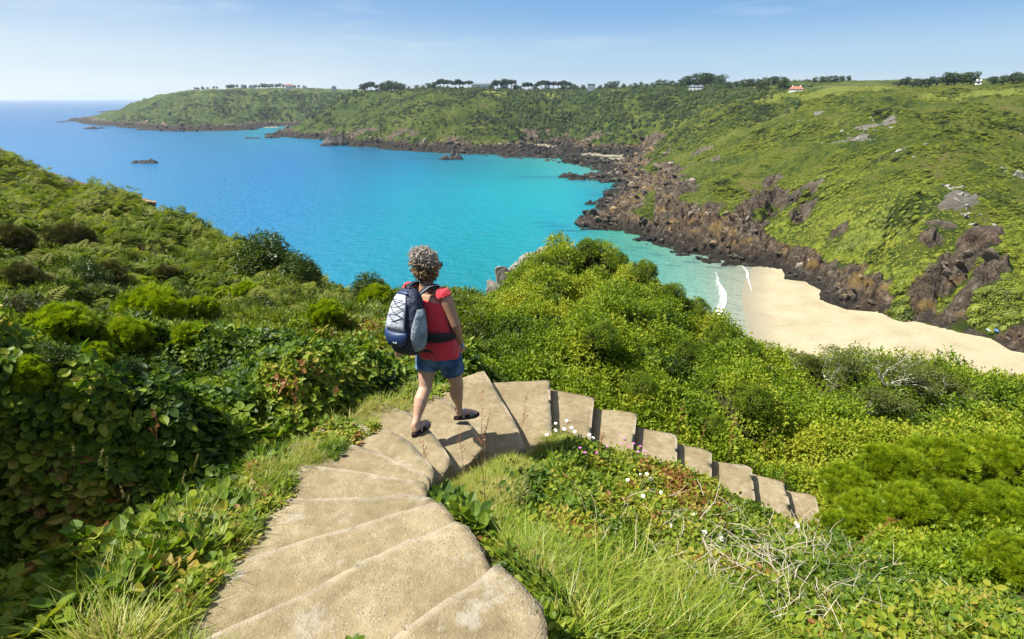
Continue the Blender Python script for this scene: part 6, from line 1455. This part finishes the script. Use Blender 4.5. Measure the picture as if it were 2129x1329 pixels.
# hair: loose curls, grey over brown
m = NT('curly_hair'); P_ = m.pos(); zc = m.n('SeparateXYZ', {0: P_}).outputs[2]
g1_ = m.rng(m.math('ADD', zc, m.math('MULTIPLY', m.noise(30, 3), .10)), CAM_H - 1.215, CAM_H - 1.11)
hc = m.mix(g1_, m.mix(m.rng(m.noise(38, 4), .36, .66), (.030, .017, .008), (.34, .22, .11)), m.mix(m.rng(m.noise(40, 4), .34, .68), (.16, .130, .100), (.38, .345, .29)))
HAIR = m.done(m.principled(hc, .6, .2)); r = random.Random(12)
hb = MB(); ell(hb, headc + UP * .024 - HF * .022, (.096, .100, .100), hm_, 20, 14); ell(hb, headc - UP * .045 - HF * .045, (.094, .070, .085), hm_)
hair = pbuild(hb, 'hair', HAIR)
cu = MB()
for i in range(700):
    d = rv(r, -.85, 1); loc = Vector((d.dot(HR), d.dot(HF), d.z))
    if loc.y > .55 and loc.z < .50: continue
    if loc.z < -.75 and loc.y > -.1: continue
    kq = r.uniform(.88, 1.06); base = headc + UP * (.020 if d.z > -.2 else -.005) - HF * .022; p = base + HR * (loc.x * .112 * kq) + HF * (loc.y * .112 * kq) + UP * (loc.z * (.112 * kq if d.z > 0 else .140))
    ax_ = (rv(r) * .9 + d * .35 - UP * .35).normalized(); q1 = ax_.orthogonal().normalized(); q2 = ax_.cross(q1); rad = r.uniform(.006, .013); L_ = r.uniform(.040, .085); ph = r.uniform(0, 6.28); tn = r.uniform(1.0, 1.7)
    pts = [p + ax_ * (L_ * (k / 7 - .5)) + (q1 * math.cos(ph + 6.283 * tn * k / 7) + q2 * math.sin(ph + 6.283 * tn * k / 7)) * rad for k in range(8)]
    tube(cu, pts, [.0022, .0044, .0052, .0054, .0052, .0046, .0034, .0012], 4)
pbuild(cu, 'curls', HAIR, parent=who)
# sunglasses
BLK = flat_mat('black_plastic', (.012, .012, .014), .25, .5, .1, 10)
gl_ = MB()
for s in (-1, 1):
    c_ = headc + HF * .102 + HR * .033 * s + UP * .012; ell(gl_, c_, (.026, .006, .019), hm_, 14, 8)
    tube(gl_, [headc + HF * .098 + HR * .060 * s + UP * .018, headc + HF * .05 + HR * .086 * s + UP * .016, headc - HF * .012 + HR * .088 * s + UP * .010], [.0045, .004, .003], 6)
tube(gl_, [headc + HF * .106 - HR * .01 + UP * .014, headc + HF * .106 + HR * .01 + UP * .014], .003, 5); pbuild(gl_, 'sunglasses', BLK)
# wristwatch
wd = (Rwr - Rel).normalized(); q1 = wd.orthogonal().normalized(); q2 = wd.cross(q1); wb = MB(); cw = Rwr - wd * .012; n = 20; vs_ = []
for t_ in (-.011, .011):
    for rr2 in (.0285, .0315):
        for k in range(n): th = 6.283 * k / n; vs_.append(tuple(cw + wd * t_ + q1 * (rr2 * math.cos(th)) + q2 * (rr2 * math.sin(th))))
fs = []
for k in range(n): k2 = (k + 1) % n; fs += [(n + k, n + k2, 3 * n + k2, 3 * n + k), (k, 2 * n + k, 2 * n + k2, k2), (k, k2, n + k2, n + k), (2 * n + k, 3 * n + k, 3 * n + k2, 2 * n + k2)]
wb.add(vs_, fs); WHT = flat_mat('white_strap', (.70, .72, .74), .5, .4, .05, 10); pbuild(wb, 'wristwatch', WHT, shade=False)
wf = MB(); out_ = (RT - FW * .3); out_ = (out_ - wd * out_.dot(wd)).normalized(); tube(wf, [cw + out_ * .029, cw + out_ * .037], [.015, .014], 14); pbuild(wf, 'watch_face', flat_mat('watch_blue', (.10, .20, .42), .25, .5, .1, 10))
# sandals
SOLE = flat_mat('dark_rubber_sole', (.035, .020, .022), .8, .25, .2, 30); STRP = flat_mat('sandal_strap', (.22, .22, .25), .7, .3, .25, 60)
for heel, toe in ((Lheel, Ltoe), (Rheel, Rtoe)):
    d = (toe - heel).normalized(); s = d.cross(UP).normalized(); sl = MB(); n = 24; vs_ = []
    for zz_ in (-.030, -.004):
        for k in range(n):
            th = 6.283 * k / n; L_ = .095 + .122 * math.cos(th); wdt = (.038 + .007 * math.cos(th)) * math.sin(th); vs_.append(tuple(heel + d * L_ + s * wdt + UP * (zz_ + .006 * (math.cos(th) > .8))))
    sl.add(vs_, [tuple(range(n - 1, -1, -1)), tuple(range(n, 2 * n))] + [(k, (k + 1) % n, n + (k + 1) % n, n + k) for k in range(n)])
    so2 = pbuild(sl, 'sandal', SOLE, shade=False)
    for a_, b_, hgt in ((.06, .115, .062), (.125, .125, .046), (.150, .120, .040)):
        st_ = MB(); pts = [heel + d * a_ + s * .038 - UP * .006, heel + d * (a_ + .005) + s * .034 + UP * hgt * .6, heel + d * (a_ + b_) / 2 * 1 + UP * hgt, heel + d * b_ - s * .034 + UP * hgt * .55, heel + d * b_ - s * .038 - UP * .006]
        pts[2] = heel + d * ((a_ + b_) / 2) + UP * hgt; tube(st_, pts, [(.011, .003)] * 5, 8, up=tuple(d)); st_.v = [v - np.array(who.location) for v in st_.v]; st_.build('sandal_strap', STRP, so2)

# ------------------------------------------------------------------ the rucksack
bc = chest.lerp(pel, .40) - FW * .235 - RT * .035 + UP * .005
PU = (UP * 1.0 + FW * .10 - RT * .05).normalized(); PR = (RT - PU * RT.dot(PU)).normalized(); PB = PU.cross(PR).normalized()
if PB.dot(FW) > 0: PB = -PB
pk = empty('rucksack', tuple(bc)); tag(pk, 'navy and pale grey rucksack worn on the walker\'s back', 'rucksack')
def Q(a, b, c_): return Vector(bc) + PR * a + PB * b + PU * c_       # right, outward, up
def kb(mb, name, mat, voxel=None, smooth=4, parent=None, shade=True):
    mb.v = [v - np.array(bc) for v in mb.v]
    if voxel: return skin_obj(name, mb, mat, parent or pk, voxel, smooth)
    return mb.build(name, mat, parent or pk, shade)
m = NT('navy_nylon'); NAVY = m.done(m.principled(m.mix(m.noise(7, 3), (.005, .007, .016), (.012, .022, .055)), .55, .4, m.bump(m.noise(14, 5), 1.0, .03)))
BLUEN = flat_mat('blue_nylon', (.012, .032, .095), .5, .4, .35, 12, 1.0); m = NT('pale_grey_panel'); PALE = m.done(m.principled(m.mix(m.noise(9, 3), (.30, .33, .38), (.42, .45, .50)), .65, .3, m.bump(m.noise(16, 5), 1.0, .03)))
m = NT('grey_mesh'); MESHG = m.done(m.principled(m.mix(m.rng(m.noise(6, 3), .4, .6), (.10, .13, .155), (.21, .25, .28)), .7, .3, m.bump(m.noise(13, 5), 1.0, .03)))
BLACKW = flat_mat('black_webbing', (.012, .012, .014), .7, .3, .2, 60); GREYS = flat_mat('grey_strap', (.16, .17, .19), .7, .3, .2, 60)
b_ = MB(); rings = []
for z_, ra, rb, o_ in [(-.265, .085, .050, .00), (-.245, .130, .085, .01), (-.19, .150, .102, .014), (-.10, .158, .110, .016), (0, .156, .106, .010), (.10, .146, .092, .0), (.18, .132, .085, -.012), (.235, .100, .060, -.022), (.262, .050, .030, -.030)]: rings.append((Q(0, o_, z_), PR, PB, ra, rb))
loft(b_, rings, 32); kb(b_, 'main_bag', NAVY, .008, 4)
def shell(name, mat, a0, a1, zs, lift, thick=.012, par=None, nn=12, bulge=0):
    """a panel following the bag between angles a0..a1 (0 = right side, 90 = outward)"""
    mb = MB(); vs_ = []
    zz_ = [q[0] for q in [(-.265,), (-.245,), (-.19,), (-.10,), (0,), (.10,), (.18,), (.235,), (.262,)]]; RA = [.085, .130, .155, .162, .160, .150, .132, .100, .050]; RB = [.05, .085, .112, .122, .120, .105, .085, .060, .030]; OO = [0, .01, .018, .022, .015, 0, -.012, -.022, -.030]
    m_ = len(zs)
    for lay in (0, 1):
        for i, (z_, w0) in enumerate(zs):
            ra, rb, oo = np.interp(z_, zz_, RA), np.interp(z_, zz_, RB), np.interp(z_, zz_, OO)
            for k in range(nn + 1):
                f_ = k / nn; mid = (a0 + a1) / 2; a = R(mid + (a1 - a0) * (f_ - .5) * w0); e_ = lift * (1 if lay else .0) - (.015 if not lay else 0) + (bulge * math.sin(math.pi * f_) * math.sin(math.pi * i / (m_ - 1)) if lay else 0)
                ca, sa = math.cos(a), math.sin(a); p_ = .88
                vs_.append(tuple(Q((ra + e_) * math.copysign(abs(ca) ** p_, ca), oo + (rb + e_) * math.copysign(abs(sa) ** p_, sa), z_)))
    W = nn + 1; off = m_ * W; fs = []
    for i in range(m_ - 1):
        for k in range(nn): a = i * W + k; fs += [(off + a, off + a + 1, off + a + W + 1, off + a + W), (a, a + W, a + W + 1, a + 1)]
    for i in range(m_ - 1): a = i * W; fs += [(a, off + a, off + a + W, a + W), (a + nn, a + nn + W, off + a + nn + W, off + a + nn)]
    for k in range(nn): a = k; b2 = (m_ - 1) * W + k; fs += [(a, a + 1, off + a + 1, off + a), (b2, off + b2, off + b2 + 1, b2 + 1)]
    mb.add(vs_, fs); return kb(mb, name, mat, parent=par)
fp = shell('front_panel', PALE, 62, 126, [(-.045, 1.08), (0, 1.02), (.05, .98), (.10, .95), (.15, .92), (.20, .80), (.225, .6)], .012, bulge=.012)
shell('lower_pocket', BLUEN, 50, 130, [(-.165, .55), (-.14, .8), (-.10, 1.0), (-.07, 1.0), (-.052, .95)], .020, bulge=.018)
shell('side_pocket', MESHG, -38, 36, [(-.21, .7), (-.17, .95), (-.10, 1.1), (-.02, 1.0), (.05, .8), (.12, .5)], .008, bulge=.022)
shell('side_pocket', MESHG, 144, 216, [(-.21, .7), (-.17, .95), (-.10, 1.1), (-.02, 1.0), (.05, .8), (.12, .5)], .008, bulge=.022)
shell('top_flap', BLUEN, 58, 122, [(.226, .9), (.240, .8), (.252, .6)], .012)
zp = MB(); tube(zp, [Q(-.095, .125, -.045), Q(-.04, .150, -.048), Q(.04, .150, -.048), Q(.095, .125, -.045)], .005, 6); kb(zp, 'zip', BLACKW)
bg = MB(); L_ = [(-.085, .118, .0), (-.078, .118, .065), (-.068, .102, .13), (-.055, .085, .19)]; Rr = [(.085, .118, .0), (.078, .118, .065), (.068, .102, .13), (.055, .085, .19)]
for i in range(3):
    for A_, B_ in ((L_[i], Rr[i + 1]), (Rr[i], L_[i + 1])):
        m_ = Vector(Q(*A_)).lerp(Q(*B_), .5) + PB * .034; tube(bg, [Q(*A_) + PB * .008, Vector(Q(*A_)).lerp(m_, .5) + PB * .008, m_, m_.lerp(Vector(Q(*B_)), .5) + PB * .008, Q(*B_) + PB * .008], .0026, 5)
tube(bg, [Q(*L_[3]) + PB * .01, Q(0, .112, .195), Q(*Rr[3]) + PB * .01], .0026, 5); kb(bg, 'bungee_cord', BLACKW)
lg_ = MB(); c_ = Q(.028, .163, -.115); lg_.add([tuple(c_ + PR * a - PU * b + PB * o2) for a, b, o2 in ((-.018, -.020, .010), (.018, -.020, .008), (.018, .020, .010), (-.018, .020, .012), (-.018, -.020, -.01), (.018, -.020, -.01), (.018, .020, -.01), (-.018, .020, -.01))], [(0, 3, 2, 1), (4, 5, 6, 7), (0, 1, 5, 4), (1, 2, 6, 5), (2, 3, 7, 6), (3, 0, 4, 7)])
lgo = kb(lg_, 'badge', flat_mat('badge_pale', (.50, .56, .62), .6, .3, .05, 10), shade=False)
lm = MB(); tube(lm, [c_ + PB * .0135 + PR * -.006 + PU * .010, c_ + PB * .0135 + PR * .008 + PU * .008, c_ + PB * .0135 + PR * .006 - PU * .002, c_ + PB * .0135 - PR * .007 - PU * .010], .0022, 5); kb(lm, 'emblem', BLUEN, parent=lgo)
for s, sh in ((-1, Lsh), (1, Rsh)):
    top = Q(.075 * s, -.05, .215); over = chest.lerp(sh, .58) + UP * .070; front = chest.lerp(sh, .60) + FW * .085 + UP * .012; low = chest.lerp(sh, .72) + FW * .135 - UP * .14; side = chest.lerp(pel, .6) + RT * .185 * s + FW * .04; back_ = Q(.13 * s, -.03, -.17)
    stp = MB(); side_v = RT
    tube(stp, [top, top.lerp(over, .5) + UP * .022, over, front, low], [(.028, .008), (.032, .009), (.034, .010), (.032, .009), (.024, .007)], 10, up=tuple(RT)); kb(stp, 'shoulder_strap', BLACKW)
    ed = MB(); tube(ed, [top + RT * .020 * 1 + UP * .010 - FW * .004, top.lerp(over, .5) + UP * .034 + RT * .022, over + RT * .024 + UP * .012], [(.007, .003)] * 3, 6, up=tuple(RT)); kb(ed, 'strap_piping', GREYS if s > 0 else BLUEN)
    w_ = MB(); tube(w_, [low, low.lerp(side, .6) + RT * .03 * s, side, side.lerp(back_, .6) + RT * .02 * s, back_], [(.012, .003)] * 5, 6, up=(0, 0, 1)); kb(w_, 'webbing', BLACKW)
    hb_ = MB(); y0 = Q(.13 * s, -.06, -.13); y1 = pel.lerp(chest, .30) + RT * .215 * s - FW * .02; y2 = pel.lerp(chest, .30) + RT * .185 * s + FW * .10
    tube(hb_, [y0, y0.lerp(y1, .5) + RT * .02 * s, y1, y2], [(.045, .012), (.042, .012), (.030, .010), (.015, .005)], 8, up=(0, 0, 1)); kb(hb_, 'hip_belt', BLACKW)
th_ = MB(); tube(th_, [Q(.165, .0, -.215), Q(.215, -.01, -.205), Q(.250, -.01, -.215)], [(.014, .005), (.013, .005), (.010, .004)], 6, up=(0, 0, 1)); kb(th_, 'strap_end', BLACKW)
th_ = MB(); tube(th_, [Q(-.03, -.02, .245), Q(-.025, -.01, .29), Q(.025, -.01, .29), Q(.03, -.02, .245)], .006, 6); kb(th_, 'carry_loop', BLACKW)

# ------------------------------------------------------------------ distant people and towels on the sand
def tiny_person(u, v, label, shirt, legs, bend=0.0, h=1.7):
    p = PZ(u, v, 2.6); z = float(far_height(np.array([p[0]]), np.array([p[1]]))[0][0]); e = empty('person', (p[0], p[1], z), .6); tag(e, label, 'person', 'people on the beach'); s = h / 1.7
    mb = MB(); k = bend
    for a in (-1, 1): tube(mb, [(a * .10, 0, .84 * s), (a * .13, .06 * a, .45 * s), (a * .12, .12 * a, .06), (a * .12, .12 * a + .14, .03)], [.10, .07, .045, .04], 8)
    tube(mb, [(0, 0, .80 * s), (0, .05 * k, 1.05 * s), (0, .28 * k, 1.38 * s), (0, .34 * k, 1.48 * s)], [(.17, .11), (.15, .10), (.20, .11), (.06, .06)], 10); tube(mb, [(0, .34 * k, 1.45 * s), (0, .38 * k, 1.54 * s)], .055, 8)
    ell(mb, (0, .42 * k, 1.60 * s), (.085, .10, .12), None, 10, 8)
    for a in (-1, 1): tube(mb, [(a * .18, .25 * k, 1.40 * s), (a * .25, .25 * k, 1.12 * s), (a * .24, .32 * k + .05, .86 * s), (a * .235, .34 * k + .07, .76 * s)], [.055, .042, .033, .03], 8)
    o = mb.build('body', SKIN, e); md = o.modifiers.new('remesh', 'REMESH'); md.mode = 'VOXEL'; md.voxel_size = .03; md.use_smooth_shade = True
    mb = MB(); tube(mb, [(0, .02 * k, .98 * s), (0, .16 * k, 1.2 * s), (0, .30 * k, 1.44 * s)], [(.19, .13), (.19, .13), (.20, .12)], 12)
    for a in (-1, 1): tube(mb, [(a * .14, .25 * k, 1.40 * s), (a * .22, .25 * k, 1.22 * s)], [.08, .065], 8)
    mb.build('shirt', shirt, e); mb = MB()
    for a in (-1, 1): tube(mb, [(a * .08, 0, .98 * s), (a * .115, .04 * a, .55 * s)], [.13, .09], 10)
    mb.build('shorts', legs, e)
tiny_person(1955, 740, 'bather in pale blue standing on the sand above the thorn shrubs', flat_mat('pale_blue_cloth', (.25, .42, .70), .8, .2, .1, 5), flat_mat('white_cloth', (.7, .72, .75), .8, .2, .1, 5), .2)
tiny_person(1949, 736, 'darker dressed bather close behind the one in pale blue', flat_mat('grey_cloth', (.12, .13, .18), .8, .2, .1, 5), flat_mat('navy_cloth', (.04, .05, .10), .8, .2, .1, 5))
tiny_person(1968, 738, 'sunburnt bather walking on the sand right of the other two', SKIN, flat_mat('dark_trunks', (.05, .04, .05), .8, .2, .1, 5), .5, 1.6)
for u, v, c_, l in ((2057, 689, (.45, .62, .88), 'pale blue towel spread on the rocks at the back of the beach'), (2073, 690, (.10, .20, .60), 'dark blue towel on the rocks beside the pale one')):
    p = seen_at(u, v, lambda x, y: far_height(x, y)[0], 100, 300); b = MB(); n = 6
    vs_ = [((i / n - .5) * 1.9, (j / 4 - .5) * 1.0, .10 * math.sin(i * 1.3) * math.cos(j * 1.1) + zt) for zt in (.0, .05) for i in range(n + 1) for j in range(5)]; W = 5; off = (n + 1) * 5
    fs = [(a, a + 1, a + W + 1, a + W) if t_ == 0 else (off + a, off + a + W, off + a + W + 1, off + a + 1) for t_ in (0, 1) for i in range(n) for a in range(i * W, i * W + 4)]
    b.add(vs_, fs); o = b.build('towel', flat_mat('towel_cloth', c_, .9, .1, .1, 5)); o.location = (p[0], p[1], p[2] + .45); o.rotation_euler = (.35, 0, .4); tag(o, l, 'towel')

# ------------------------------------------------------------------ sea air
hm2 = NT('haze'); hv = hm2.n('VolumePrincipled', {'Color': (.72, .84, 1.0), 'Density': .00006, 'Anisotropy': .35})
hm2.t.links.new(hv.outputs[0], hm2.out.inputs['Volume'])
b_ = MB(); box(b_, (0, 23900, 59.0), (100000, 48400, 132)); hz_o = b_.build('haze', hm2.m, None, False); hz_o['kind'] = 'stuff'; hz_o['label'] = 'thin sea haze paling the distant headlands'
hm2.m.cycles.homogeneous_volume = True if hasattr(hm2.m.cycles, 'homogeneous_volume') else None
